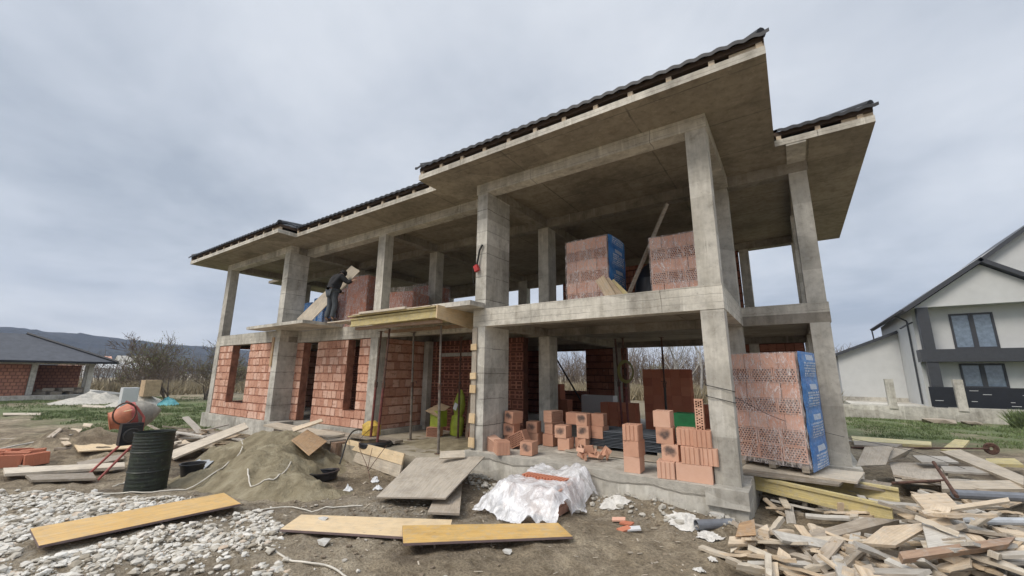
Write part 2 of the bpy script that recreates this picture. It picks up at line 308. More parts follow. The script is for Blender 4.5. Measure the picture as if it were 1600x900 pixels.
# ---------------------------------------------------------------- mesh helpers
class MB:
    def __init__(s): s.v = []; s.f = []; s.m = []; s.uv = []
    def add(s, vs, fs, mi=0, uvs=None):
        o = len(s.v); s.v += [tuple(p) for p in vs]
        for k, f in enumerate(fs):
            s.f.append(tuple(i + o for i in f)); s.m.append(mi)
            s.uv.append(uvs[k] if uvs else [(vs[i][0] + vs[i][1] * .37, vs[i][2]) for i in f])
        return s
    def box(s, x0, x1, y0, y1, z0, z1, mi=0, R=None, c=None):
        vs = [(x, y, z) for z in (z0, z1) for y in (y0, y1) for x in (x0, x1)]
        d = (x1 - x0, y1 - y0, z1 - z0); L = max(range(3), key=lambda i: d[i])
        fs = [(0, 2, 3, 1), (4, 5, 7, 6), (0, 1, 5, 4), (1, 3, 7, 5), (3, 2, 6, 7), (2, 0, 4, 6)]; nax = (2, 2, 1, 0, 1, 0)
        uvs = []
        for f, a in zip(fs, nax):
            o = [i for i in range(3) if i != a]
            if L in o: o = [L] + [i for i in o if i != L]
            uvs.append([(vs[i][o[0]], vs[i][o[1]]) for i in f])
        if R is not None:
            C_ = Vector(c) if c is not None else Vector((0, 0, 0)); vs = [tuple(R @ Vector(p) + C_) for p in vs]
        elif c is not None: vs = [(p[0] + c[0], p[1] + c[1], p[2] + c[2]) for p in vs]
        return s.add(vs, fs, mi, uvs)
    def prism(s, poly, z0, z1, mi=0, side=None):
        n = len(poly); vs = [(x, y, z0) for x, y in poly] + [(x, y, z1) for x, y in poly]
        s.add(vs, [tuple(range(n))[::-1], tuple(range(n, 2 * n))], mi)
        s.add(vs, [(i, (i + 1) % n, n + (i + 1) % n, n + i) for i in range(n)], mi if side is None else side); return s
    def quad(s, pts, t, mi=0, side=None):
        P = [Vector(p) for p in pts]; n = (P[1] - P[0]).cross(P[2] - P[0]).normalized()
        if n.z < 0: n = -n
        lo = [p - n * t for p in P]; vs = [tuple(p) for p in P] + [tuple(p) for p in lo]
        a = (P[1] - P[0]).length; b = (P[2] - P[1]).length
        uq = [(0, 0), (0, a), (b, a), (b, 0)] if b > a else [(0, 0), (a, 0), (a, b), (0, b)]
        s.add(vs, [(0, 1, 2, 3), (7, 6, 5, 4)], mi, [uq, [uq[i] for i in (3, 2, 1, 0)]])
        sd = mi if side is None else side
        fs = [(0, 4, 5, 1), (1, 5, 6, 2), (2, 6, 7, 3), (3, 7, 4, 0)]; uv2 = [[(0, 0), (0, t), (L_, t), (L_, 0)] for L_ in (a, b, a, b)]
        return s.add(vs, fs, sd, uv2)
    def tube(s, pts, r, n=8, mi=0, cap=True):
        P = [Vector(p) for p in pts]; k = len(P); rr = r if isinstance(r, (list, tuple)) else [r] * k
        vs = []; up = None
        for i, p in enumerate(P):
            t = (P[min(i + 1, k - 1)] - P[max(i - 1, 0)]); t = t.normalized() if t.length > 1e-9 else Vector((0, 0, 1))
            if up is None:
                up = Vector((0, 0, 1)) if abs(t.z) < 0.9 else Vector((1, 0, 0))
            a = t.cross(up); a = a.normalized() if a.length > 1e-6 else t.orthogonal().normalized()
            b = a.cross(t).normalized(); up = b
            for j in range(n):
                th = 2 * math.pi * j / n; vs.append(tuple(p + (a * math.cos(th) + b * math.sin(th)) * rr[i]))
        fs = [(i * n + j, i * n + (j + 1) % n, (i + 1) * n + (j + 1) % n, (i + 1) * n + j) for i in range(k - 1) for j in range(n)]
        if cap: fs += [tuple(range(n))[::-1], tuple(range((k - 1) * n, k * n))]
        return s.add(vs, fs, mi)
    def lathe(s, prof, n=24, mi=0, R=None, c=(0, 0, 0), mis=None):
        vs = []; k = len(prof); C_ = Vector(c)
        for r, z in prof:
            for j in range(n):
                th = 2 * math.pi * j / n; p = Vector((r * math.cos(th), r * math.sin(th), z))
                if R is not None: p = R @ p
                vs.append(tuple(p + C_))
        for i in range(k - 1):
            s.add([vs[i * n + j] for j in range(n)] + [vs[(i + 1) * n + j] for j in range(n)], [(j, (j + 1) % n, n + (j + 1) % n, n + j) for j in range(n)], mis[i] if mis else mi)
        return s
    def build(s, name, mats, parent=None, org=None, smooth=False, link=True):
        if isinstance(mats, str): mats = [mats]
        o0 = Vector(org) if org is not None else (Vector(ORG.get(parent.name, (0, 0, 0))) if parent else Vector((0, 0, 0)))
        me = bpy.data.meshes.new(name); V = s.v if o0.length == 0 else [(p[0] - o0.x, p[1] - o0.y, p[2] - o0.z) for p in s.v]
        me.from_pydata(V, [], s.f)
        for m_ in mats: me.materials.append(M[m_])
        me.polygons.foreach_set('material_index', s.m)
        uvl = me.uv_layers.new(name='UVMap'); flat = []
        for u in s.uv:
            for a in u: flat += [a[0], a[1]]
        uvl.data.foreach_set('uv', flat)
        if smooth: me.polygons.foreach_set('use_smooth', [True] * len(me.polygons))
        me.update(); ob = bpy.data.objects.new(name, me); COL.objects.link(ob)
        if parent: ob.parent = parent; ORG[ob.name] = tuple(o0)
        elif org is not None: ob.location = org; ORG[ob.name] = tuple(org)
        return ob
ORG = {}
def tag(o, label=None, cat=None, group=None, kind=None):
    if label: o['label'] = label
    if cat: o['category'] = cat
    if group: o['group'] = group
    if kind: o['kind'] = kind
    return o
def thing(name, label, cat, loc=(0, 0, 0), rz=0, group=None):
    o = bpy.data.objects.new(name, None); o.empty_display_size = 0.2; COL.objects.link(o); o.location = loc; o.rotation_euler = (0, 0, rz)
    ORG[o.name] = tuple(loc); return tag(o, label, cat, group)
def copy_tree(o, loc=None, rot=None, label=None, group=None, parent=None):
    c = o.copy(); COL.objects.link(c); c.parent = parent
    if loc is not None: c.location = loc
    if rot is not None: c.rotation_euler = rot
    if label: c['label'] = label
    if group: c['group'] = group
    for ch in list(o.children): copy_tree(ch, parent=c)
    return c
def fbm(x, y, z=0, o=4): return noise.fractal(Vector((x, y, z)), 0.9, 2.1, o)
# ---------------------------------------------------------------- terrain
def sstep(a, b, x):
    t = max(0.0, min(1.0, (x - a) / (b - a))); return t * t * (3 - 2 * t)
def blob(x, y, cx, cy, rx, ry, ang=0.0):
    dx, dy = x - cx, y - cy; c_, s_ = math.cos(ang), math.sin(ang); u = (dx * c_ + dy * s_) / rx; w = (-dx * s_ + dy * c_) / ry
    return math.exp(-(u * u + w * w) * 1.6)
def ground_z(x, y):
    z = 0.0
    near = 1.0 if (-30 < x < 14 and -6 < y < 26) else 0.0
    if near:
        z += 0.05 * fbm(x * 0.6, y * 0.6) + 0.045 * fbm(x * 1.9, y * 1.9, 3) + 0.028 * fbm(x * 5.5, y * 5.5, 5, 3)
        z += 0.10 * blob(x, y, -7.6, 1.8, 2.2, 1.6)                       # gravel heap
        z += 0.42 * blob(x, y, -16.2, 3.0, 2.8, 1.0, 0.2) * (1 + 0.9 * fbm(x * 1.5, y * 1.5, 9))  # mud mound
        z += 0.22 * blob(x, y, 1.0, 7.2, 1.9, 2.4, 0.3)                   # under the scrap pile
        z += 0.15 * blob(x, y, 1.8, 10.5, 1.8, 2.5)
        z += 0.20 * blob(x, y, -2.0, 6.45, 1.6, 0.35)                    # earth banked on the plinth
        z -= 0.16 * blob(x, y, -0.1, 8.2, 0.8, 0.8)
        z += 0.12 * blob(x, y, -5.2, 6.2, 0.8, 0.8)
        if -18.7 < x < 0.5 and 7.5 < y < 15.1: z = min(z, 0.1)
    else: z += 0.03 * fbm(x * 0.15, y * 0.15)
    return z
def axis(lo, hi, f0, f1, st, g=1.16):
    a = [f0 + i * st for i in range(int(round((f1 - f0) / st)) + 1)]; d = st; p = a[-1]
    while p < hi: d *= g; p += d; a.append(p)
    d = st; p = a[0]; left = []
    while p > lo: d *= g; p -= d; left.append(p)
    return left[::-1] + a
xs = axis(-3500, 3500, -13.5, 3.5, 0.075); ys = axis(-3500, 3500, 0.6, 12.0, 0.075)
mb = MB(); nx, ny = len(xs), len(ys)
verts = [(x, y, ground_z(x, y)) for y in ys for x in xs]
faces = [(j * nx + i, j * nx + i + 1, (j + 1) * nx + i + 1, (j + 1) * nx + i) for j in range(ny - 1) for i in range(nx - 1)]
me = bpy.data.meshes.new('ground'); me.from_pydata(verts, [], faces); me.materials.append(M['ground'])
def zone(x, y):
    wv = 1.2 * fbm(x * 0.25, y * 0.25, 2)
    grass = max(sstep(-15.5, -19, x + wv) * sstep(2.6, 4.6, y + wv) if True else 0, sstep(17.3, 19.5, y + wv) * (x > -1))
    grass = max(grass, sstep(-27, -31, x + wv)); grass = max(grass, sstep(17, 21, y + wv))
    dry = max(sstep(-33, -40, x + wv * 2), sstep(30, 36, y + wv * 2) * (x < 1.5), sstep(18, 21, y + wv) * (x < -3.5))
    stony = max(blob(x, y, -7.5, 2.0, 3.4, 2.2), 0.9 * blob(x, y, -5.0, 4.4, 2.6, 1.3, 0.5), 0.5 * blob(x, y, -2.2, 6.1, 1.8, 0.5))
    return grass * (1 - 0.2 * dry), dry, stony
zs = [zone(v_[0], v_[1]) for v_ in verts]
for k, nm in enumerate(('grass', 'dry', 'stony')):
    a = me.attributes.new(nm, 'FLOAT', 'POINT'); a.data.foreach_set('value', [z_[k] for z_ in zs])
me.polygons.foreach_set('use_smooth', [True] * len(me.polygons)); me.update()
ground = bpy.data.objects.new('ground', me); COL.objects.link(ground); tag(ground, kind='structure')

# distant wooded hills (about 900 m away)
def hills(name, prof, dist_scale, seed, depth):
    mb = MB(); n = len(prof); rows = 9; vs = []
    N = 140
    for r in range(rows):
        t = r / (rows - 1)
        for i in range(N):
            u = i / (N - 1) * (n - 1); k = min(int(u), n - 2); f = u - k
            x = prof[k][0] * (1 - f) + prof[k + 1][0] * f; y = prof[k][1] * (1 - f) + prof[k + 1][1] * f; z = prof[k][2] * (1 - f) + prof[k + 1][2] * f
            L = math.hypot(x, y); s_ = 1 - depth * (1 - t)
            hh = z * math.sin(t * math.pi / 2) ** 0.9 + 3.5 * fbm(i * 0.16, r * 0.5, seed) * t + 1.5 * fbm(i * 0.9, r * 1.3, seed)
            vs.append((x * s_, y * s_, hh - 4 * (1 - t)))
    for i in range(N): p = vs[(rows - 1) * N + i]; vs.append((p[0] * 1.25, p[1] * 1.25, -20))
    mb.add(vs, [(r * N + i, r * N + i + 1, (r + 1) * N + i + 1, (r + 1) * N + i) for r in range(rows) for i in range(N - 1)])
    return tag(mb.build(name, 'hill', smooth=True), kind='structure')
K = 0.62
hills('hills', [(-1500 * K, y * K, z * K) for y, z in ((-520, 92), (-200, 100), (0, 101), (108, 97.5), (210, 96), (306, 89), (417, 81), (530, 78), (606, 76), (800, 66), (1100, 50), (1500, 34), (2000, 16), (2400, 8))], 1, 3.0, 0.35)
K = 0.45
hills('hills', [(-1500 * K, y * K, z * K) for y, z in ((150, 10), (220, 42), (300, 60), (417, 62), (530, 58), (606, 56), (800, 40), (1100, 25), (1500, 8))], 1, 9.0, 0.3)

# ---------------------------------------------------------------- the house under construction
house = thing('unfinished_house', 'large two-storey concrete and red brick house shell under construction', 'house', (-9, 11, 0))
def hp(mb, name, mats, label=None, parent=None):
    o = mb.build(name, mats, parent or house)
    if label: o['label'] = label
    return o
# plinth and ground floor
FOOT = [(-18.92, 6.72), (-13.4, 6.72), (-13.4, 7.3), (-9.45, 7.3), (-9.45, 9.3), (-5.75, 9.3), (-5.75, 6.72), (-0.72, 6.62), (-0.72, 9.35), (0.75, 9.35), (0.75, 15.2), (-18.92, 15.2)]
mb = MB(); mb.prism(FOOT, -0.3, 0.49); hp(mb, 'plinth', 'concrete_plinth')
mb = MB(); mb.box(-9.44, -5.76, 6.16, 9.29, -0.2, 0.36); hp(mb, 'porch_floor', 'concrete_floor')
# proud lumpy cap of laitance along the top of the front plinth
mb = MB(); N = 60
vs = []; 
for i in range(N):
    x = -5.7 + (4.62) * i / (N - 1); zz_ = 0.40 + 0.025 * fbm(x * 5, 1) - 0.05 * abs(math.sin(x * 3.1)) ; yo = 6.72 - 0.1 * (x + 5.75) / 5.03
    vs += [(x, yo - 0.004, zz_ - .01), (x, yo - 0.016, zz_ + 0.015), (x, yo - 0.022, 0.497), (x, yo + 0.14, 0.499)]
mb.add(vs, [(4 * i + k, 4 * i + 4 + k, 4 * i + 5 + k, 4 * i + 1 + k) for i in range(N - 1) for k in range(3)]); hp(mb, 'plinth_cap', 'mortar_spill')
mb = MB(); mb.box(-1.22, -0.69, 6.55, 7.12, 0.27, 0.5); hp(mb, 'column_base', 'concrete')
# columns: (x0,x1,y0,y1, lower, upper, material)
cols = [(-18.8, -18.45, 6.8, 7.1, 1, 1, 'concrete'), (-14.24, -13.9, 6.8, 7.5, 1, 1, 'concrete_lift'), (-9.93, -9.6, 7.38, 7.68, 1, 1, 'concrete'), (-5.64, -5.34, 6.8, 7.68, 1, 1, 'concrete_lift'),
        (-1.12, -0.79, 6.8, 7.1, 1, 1, 'concrete'), (-1.11, -0.81, 9.5, 9.8, 1, 1, 'concrete'), (0.32, 0.63, 9.5, 9.85, 1, 1, 'concrete'), (-5.62, -5.3, 9.5, 9.95, 1, 1, 'concrete'),
        (-9.93, -9.6, 9.5, 9.85, 1, 1, 'concrete'), (-14.2, -13.9, 9.5, 9.8, 1, 1, 'concrete'), (-18.8, -18.5, 9.9, 10.2, 0, 1, 'concrete'),
        (-18.8, -18.5, 14.8, 15.1, 1, 1, 'concrete'), (-14.2, -13.9, 14.8, 15.1, 1, 1, 'concrete'), (-9.8, -9.35, 14.8, 15.1, 1, 1, 'concrete'), (-5.55, -5.25, 14.8, 15.1, 1, 1, 'concrete'), (-1.12, -0.85, 14.8, 15.1, 1, 1, 'concrete'), (0.32, 0.62, 14.8, 15.1, 1, 1, 'concrete'), (0.32, 0.6, 12.2, 12.5, 1, 1, 'concrete')]
for x0, x1, y0, y1, lo, up_, m_ in cols:
    if lo: mb = MB(); mb.box(x0, x1, y0, y1, 0.491, 2.999); hp(mb, 'column', m_)
    if up_: mb = MB(); mb.box(x0 + .003, x1 - .003, y0 + .004, y1 - .003, 3.382, 6.059); hp(mb, 'column', m_)
# first floor slab
F1 = [(-18.8, 6.8), (-13.88, 6.8), (-13.88, 7.38), (-5.66, 7.38), (-5.66, 6.79), (-0.78, 6.79), (-0.78, 9.5), (0.65, 9.5), (0.65, 15.1), (-18.8, 15.1)]
mb = MB(); mb.prism(F1, 3.19, 3.38, 0, 1); hp(mb, 'floor_slab', ['concrete_soffit_shade', 'concrete_beam'])
def beams(z0, z1, nm):
    X = [(-18.8, -13.88, 6.8, 7.08), (-13.88, -5.66, 7.38, 7.66), (-5.66, -0.78, 6.79, 7.07), (-18.5, 0.65, 9.5, 9.78), (-18.8, 0.65, 14.82, 15.1)]
    Y = [(-18.8, -18.5, 7.08, 14.82), (-14.18, -13.9, 7.08, 9.5), (-9.9, -9.62, 7.66, 9.5), (-5.62, -5.34, 7.07, 9.5), (-1.08, -0.78, 7.07, 9.5), (-9.9, -9.62, 9.78, 14.82), (-14.18, -13.9, 9.78, 14.82), (-5.62, -5.34, 9.78, 14.82), (0.35, 0.65, 9.78, 14.82)]
    for k_, b_ in enumerate(X + Y):
        mb = MB(); mb.box(*b_, z0, z1); hp(mb, 'beam', 'concrete_beam' if k_ < 3 or k_ == 9 else 'concrete_inner_shade')
beams(3.0, 3.189, 1); beams(6.06, 6.299, 2)
# roof slab with its stepped eaves
RO = [(-19.95, 5.85), (-12.9, 5.85), (-12.9, 6.42), (-6.6, 6.42), (-6.6, 5.85), (0.145, 5.85), (0.145, 8.65), (1.61, 8.65), (1.61, 15.95), (-19.95, 15.95)]
mb = MB(); mb.prism(RO, 6.30, 6.425, 0, 1); hp(mb, 'roof_slab', ['concrete_soffit_shade', 'concrete_beam'])
# fins of concrete and an unpainted strip under the right eave
mb = MB(); mb.box(0.32, 0.63, 8.66, 9.49, 6.262, 6.298); hp(mb, 'beam', 'concrete')
# eaves: rafter ends, batten, waved metal tiles
RECTS = [(-19.95, 1.61, 8.65, 15.95), (-19.95, -12.9, 5.85, 15.95), (-6.6, 0.145, 5.85, 15.95), (-19.95, 0.145, 6.42, 15.95)]
SL = 0.42; Z0 = 6.60
def roof_h(x, y):
    return max(min(x - a, b - x, y - c_, d - y) for a, b, c_, d in RECTS)
gx = sorted(set([round(-19.95 + 0.2 * i, 3) for i in range(109) if -19.95 + 0.2 * i < 1.61] + [1.61, 0.145, -6.6, -12.9])); gy = sorted(set([round(5.85 + 0.2 * i, 3) for i in range(51)] + [6.42, 8.65, 15.95]))
mb = MB(); vs = [(x, y, Z0 - 0.02 + SL * max(0, roof_h(x, y)) + 0.012 * math.sin(x * 12) * 0) for y in gy for x in gx]; W = len(gx); fs = []
for j in range(len(gy) - 1):
    for i in range(W - 1):
        if roof_h((gx[i] + gx[i + 1]) / 2, (gy[j] + gy[j + 1]) / 2) > 0.02: fs.append((j * W + i, j * W + i + 1, (j + 1) * W + i + 1, (j + 1) * W + i))
mb.add(vs, fs); roof = hp(mb, 'roof', 'tile')
def eave_strip(P, Q, cP, cQ):
    OV = -0.07 if abs(P[1] - Q[1]) < 0.01 else 0.03
    P, Q = Vector((*P, 0)), Vector((*Q, 0)); d = (Q - P); L = d.length; d.normalize(); nrm = Vector((-d.y, d.x, 0))
    prof = [(OV, -0.06 + SL * (OV + .07) * -1), (OV, 0.0 - SL * (OV + .07)), (0.28, 0.0), (0.285, 0.028), (0.64, 0.028)]
    n = int(L / 0.033); vs = []
    for s_, dz in prof:
        a = s_ * cP; b = L - s_ * cQ
        for i in range(n + 1):
            t = a + (b - a) * i / n; p = P + d * t + nrm * s_; w = 0.028 * abs(math.sin(math.pi * t / 0.21)) ** 1.4
            vs.append((p.x, p.y, Z0 + SL * s_ + dz + w + 0.02))
    m_ = MB(); m_.add(vs, [(k * (n + 1) + i, k * (n + 1) + i + 1, (k + 1) * (n + 1) + i + 1, (k + 1) * (n + 1) + i) for k in range(len(prof) - 1) for i in range(n)])
    hp(m_, 'eaves_tiles', 'tile', parent=roof)
    m2 = MB(); e0 = P + nrm * 0.0 + d * (0.02 * cP); e1 = Q + nrm * 0.0 - d * (0.02 * cQ)
    u = [tuple(e0 + Vector((0, 0, Z0 - 0.055))), tuple(e1 + Vector((0, 0, Z0 - 0.055))), tuple(e1 + nrm * 0.1 + Vector((0, 0, Z0 - 0.05))), tuple(e0 + nrm * 0.1 + Vector((0, 0, Z0 - 0.05)))]
    m2.quad([(p[0], p[1], p[2] + 0.045) for p in u], 0.085); hp(m2, 'batten', 'batten_dark', parent=roof)
    k = int(L / 0.6)
    for i in range(k + 1):
        t = 0.08 + i * 0.6
        if t > L - 0.05: break
        c_ = P + d * t + nrm * 0.09; m3 = MB()
        R = Matrix.Rotation(math.atan2(d.y, d.x), 3, 'Z'); m3.box(-0.04, 0.04, -0.085, 0.35, 6.427, 6.503, R=R, c=(c_.x, c_.y, 0)); hp(m3, 'rafter_end', 'wood_fresh', parent=roof)
for a, b, ca, cbq in (((-19.95, 5.85), (-12.9, 5.85), 1, 1), ((-12.9, 5.85), (-12.9, 6.42), 1, -1), ((-12.9, 6.42), (-6.6, 6.42), -1, -1), ((-6.6, 6.42), (-6.6, 5.85), -1, 1), ((-6.6, 5.85), (0.145, 5.85), 1, 1),
                     ((0.145, 5.85), (0.145, 8.65), 1, -1), ((0.145, 8.65), (1.61, 8.65), -1, 1), ((1.61, 8.65), (1.61, 15.95), 1, 1), ((-19.95, 15.95), (-19.95, 5.85), 1, 1)): eave_strip(a, b, ca, cbq)
for (x, y, dx, dy) in ((0.145, 5.85, -1, 1), (-6.6, 5.85, 1, 1), (-12.9, 5.85, -1, 1), (-19.95, 5.85, 1, 1), (1.61, 8.65, -1, 1)):
    m_ = MB(); pts = [(x + dx * t, y + dy * t, Z0 + 0.04 + SL * t) for t in (0.02, 0.3, 0.6, 1.0, 1.6, 2.6)]; m_.tube(pts, 0.075, 10); hp(m_, 'hip_ridge', 'tile', parent=roof)

# brick walls: real courses of blocks with recessed mortar
def brick_wall(p0, u, length, z0, z1, holes=(), thick=0.25, mat='brick_wall', bl=0.222, name='brick_wall', hollow=False, mortar='mortar'):
    u = Vector((*u, 0)).normalized(); n = Vector((-u.y, u.x, 0)); mb = MB(); R = Matrix((u, n, Vector((0, 0, 1)))).transposed(); c = Vector((*p0, 0))
    cuts = sorted(set([0, length] + [h[0] for h in holes] + [h[1] for h in holes])); cz = sorted(set([z0, z1] + [h[2] for h in holes] + [h[3] for h in holes]))
    def solid(a, b, za, zb):
        m_, mz = (a + b) / 2, (za + zb) / 2
        return not any(h[0] <= m_ <= h[1] and h[2] <= mz <= h[3] for h in holes)
    for a, b in zip(cuts, cuts[1:]):
        for za, zb in zip(cz, cz[1:]):
            if solid(a, b, za, zb): mb.box(a + 0.002, b - 0.002, 0.012, thick - 0.012, za + .001, zb - .001, 1, R, c)
    rows = int(math.ceil((z1 - z0) / 0.25 - 0.01))
    for r in range(rows):
        za = z0 + r * 0.25 + 0.012; zb = min(za + 0.205 + 0.014 * rnd(), z1 - 0.004)
        if zb - za < 0.04: continue
        for a, b in zip(cuts, cuts[1:]):
            if not solid(a, b, za, zb): 
                # partially blocked course next to an opening edge
                continue
            x = a + (0 if r % 2 else 0) ; off = (r % 2) * bl * 0.5
            x = a - off
            while x < b - 0.01:
                x0, x1 = max(a, x) + 0.004 + 0.006 * rnd(), min(b, x + bl) - 0.005 - 0.007 * rnd(); x += bl * (0.93 + 0.14 * rnd())
                if x1 - x0 < 0.03: continue
                j = 0.009 * rnd(); k_ = 0.012 * (rnd() - .5)
                zt = zb
                for h in holes:
                    if h[0] < (x0 + x1) / 2 < h[1]:
                        if za < h[2] < zb: zt = h[2]
                R2 = R @ Matrix.Rotation(0.02 * (rnd() - .5), 3, 'Y'); mb.box(x0, x1, 0.0 - j, thick + j, za + k_, zt + k_ - .01 * rnd() ** 3, 0, R, c)
                if hollow:
                    for hx in range(2):
                        for hz in range(2):
                            w_ = (x1 - x0) / 2; cx = x0 + (hx + 0.5) * w_; czz = za + (hz + 0.5) * (zt - za) / 2
                            mb.box(cx - w_ * .36, cx + w_ * .36, -j - 0.004, 0.02, czz - 0.034, czz + 0.034, 2, R, c)  # dark boxes on the face, painted as the shade of open holes
    return hp(mb, name, [mat, mortar, 'brick_hole_shade'])
# left bay front: window; side wall with window; between bay and middle: door and slit window
brick_wall((-18.45, 6.83), (1, 0), 4.21, 0.5, 2.99, holes=((1.11, 2.5, 0.93, 2.99),))
brick_wall((-18.48, 7.12), (0, 1), 7.68, 0.5, 2.99, holes=((0.42, 1.7, 0.9, 2.93),))
brick_wall((-13.9, 7.41), (1, 0), 3.97, 0.5, 2.99, holes=((0.42, 1.25, 0.5, 2.99), (2.88, 3.45, 0.94, 2.99)))
IN = dict(mat='brick_inner_shade', mortar='mortar_inner_shade')
brick_wall((-9.63, 7.7), (0, 1), 1.78, 0.36, 2.99)
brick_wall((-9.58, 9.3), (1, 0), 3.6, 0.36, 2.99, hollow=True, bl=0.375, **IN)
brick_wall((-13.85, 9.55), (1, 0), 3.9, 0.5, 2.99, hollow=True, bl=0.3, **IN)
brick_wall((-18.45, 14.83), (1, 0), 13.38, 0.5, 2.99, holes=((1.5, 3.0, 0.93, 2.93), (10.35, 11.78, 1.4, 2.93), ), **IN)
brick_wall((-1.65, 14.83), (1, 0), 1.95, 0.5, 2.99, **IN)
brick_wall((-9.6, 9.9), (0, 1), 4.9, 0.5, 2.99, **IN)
brick_wall((-5.55, 10.0), (0, 1), 2.2, 0.5, 2.99, **IN) if False else None
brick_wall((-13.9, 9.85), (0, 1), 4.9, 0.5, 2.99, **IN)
mb = MB(); mb.box(-13.9, -5.55, 14.85, 15.05, 5.72, 6.055); hp(mb, 'beam', 'concrete_inner_shade')
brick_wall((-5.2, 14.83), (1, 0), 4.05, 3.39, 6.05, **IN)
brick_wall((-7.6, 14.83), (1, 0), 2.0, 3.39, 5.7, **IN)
mb = MB(); mb.box(-9.55, -9.35, 9.1, 9.29, 0.37, 2.99); hp(mb, 'column', 'concrete')
# lintel in the porch wall, white patches
mb = MB(); mb.box(-8.9, -7.0, 9.22, 9.285, 2.52, 2.62); hp(mb, 'lintel', 'concrete')
# formwork strip with crosspieces nailed to the wide front column of the porch
mb = MB(); mb.box(-5.655, -5.535, 6.765, 6.797, 0.52, 2.98); fs_ = hp(mb, 'formwork_strip', 'ply_grey')
for z, w in ((0.55, .19), (1.02, .19), (1.62, .16), (1.9, .13), (2.5, .13)):
    mb = MB(); R = Matrix.Rotation(U(-.06, .06), 3, 'Y'); mb.box(-0.075, 0.075, -0.03, 0.0, -w / 2, w / 2, R=R, c=(-5.59, 6.763, z + w / 2)); hp(mb, 'crosspiece', 'ply_pale', parent=fs_)
mb = MB(); mb.box(-14.32, -14.2, 6.765, 6.797, 2.2, 3.15); hp(mb, 'formwork_strip', 'ply_brown')
# canopy slab over the side entrance
mb = MB(); mb.prism([(-14.9, 6.18), (-11.35, 6.12), (-11.35, 7.39), (-13.88, 7.39), (-13.88, 6.795), (-14.9, 6.795)], 3.385, 3.475); hp(mb, 'canopy_slab', 'concrete_beam')
mb = MB(); mb.prism([(-6.45, 6.3), (-5.35, 6.3), (-5.35, 6.78), (-5.67, 6.78), (-5.67, 7.3), (-6.45, 7.3)], 3.392, 3.49); hp(mb, 'canopy_slab', 'concrete')
# rear corner slab of the roof seen beyond the left bay
mb = MB(); mb.box(-21.0, -19.96, 9.4, 15.95, 6.30, 6.425); hp(mb, 'roof_slab', 'concrete_soffit_shade')
# ---------------------------------------------------------------- hollow clay blocks
def block_mesh(mb, L=0.375, W=0.25, H=0.238, nx=9, ny=6, R=None, c=(0, 0, 0), mi=0, hi=1, ends=True, ridges=True, faces=(1, -1)):
    """block with its perforated faces on +-z"""
    m = MB(); x0, y0, z0 = L / 2, W / 2, H / 2
    m.add([(sx * x0, sy * y0, sz * z0) for sz in (-1, 1) for sy in (-1, 1) for sx in (-1, 1)], [(0, 1, 5, 4), (1, 3, 7, 5), (3, 2, 6, 7), (2, 0, 4, 6)], mi)
    for sg in faces:
        zt = sg * z0; zb = sg * (z0 - 0.035)
        m.add([(-x0, -y0, zb), (x0, -y0, zb), (x0, y0, zb), (-x0, y0, zb)], [(0, 1, 2, 3) if sg > 0 else (3, 2, 1, 0)], hi)
        mg = 0.012; cw, ch = (L - 2 * mg) / nx, (W - 2 * mg) / ny
        holes = []
        for j in range(ny):
            off = (j % 2) * 0.5; i = 0
            x = -x0 + mg + (-0.5 * cw if off else 0)
            while x < x0 - mg - 0.001:
                a, b = max(x, -x0 + mg), min(x + cw, x0 - mg); x += cw
                if b - a > cw * 0.4: holes.append((a + 0.005, b - 0.005, -y0 + mg + j * ch + 0.004, -y0 + mg + (j + 1) * ch - 0.004))
        # webs: rows of strips between the holes
        def face(a, b, c_, d):
            q = [(a, c_, zt), (b, c_, zt), (b, d, zt), (a, d, zt)]
            m.add(q, [(0, 1, 2, 3) if sg > 0 else (3, 2, 1, 0)], mi)
        ysb = [-y0] + [v for j in range(ny) for v in (-y0 + mg + j * ch + 0.004, -y0 + mg + (j + 1) * ch - 0.004)] + [y0]
        for k in range(0, len(ysb), 2): face(-x0, x0, ysb[k], ysb[k + 1])
        for j in range(ny):
            hs = sorted(h for h in holes if abs(h[2] - ysb[1 + 2 * j]) < 1e-5); x = -x0
            for h in hs: face(x, h[0], h[2], h[3]); x = h[1]
            face(x, x0, ysb[1 + 2 * j], ysb[2 + 2 * j])
        for a, b, c_, d in holes:
            vs = [(a, c_, zt), (b, c_, zt), (b, d, zt), (a, d, zt), (a, c_, zb), (b, c_, zb), (b, d, zb), (a, d, zb)]
            m.add(vs, [(0, 1, 5, 4), (1, 2, 6, 5), (2, 3, 7, 6), (3, 0, 4, 7)], mi)
    if ridges:
        for sx in (-1, 1):
            for k in range(4):
                yc = -y0 + W * (k + 0.5) / 4; m.box(min(sx * x0, sx * (x0 + 0.007)), max(sx * x0, sx * (x0 + 0.007)), yc - 0.018, yc + 0.018, -z0 + 0.004, z0 - 0.004, mi)
    V = [Vector(p) for p in m.v]
    if R is not None: V = [R @ p for p in V]
    V = [p + Vector(c) for p in V]; mb.add(V, m.f, 0); 
    for k in range(len(m.m)): mb.m[len(mb.m) - len(m.m) + k] = m.m[k]
    return mb
RX = Matrix.Rotation(math.pi / 2, 3, 'X'); RY = Matrix.Rotation(math.pi / 2, 3, 'Y'); RZ = Matrix.Rotation(math.pi / 2, 3, 'Z')
def bmesh_(name, R, **kw):
    mb = MB(); mat = kw.pop('mat', 'brick_hollow'); block_mesh(mb, R=R, **kw); o = mb.build('tmp', [mat, 'brick_hole_shade']); me = o.data; me.name = name; bpy.data.objects.remove(o); return me
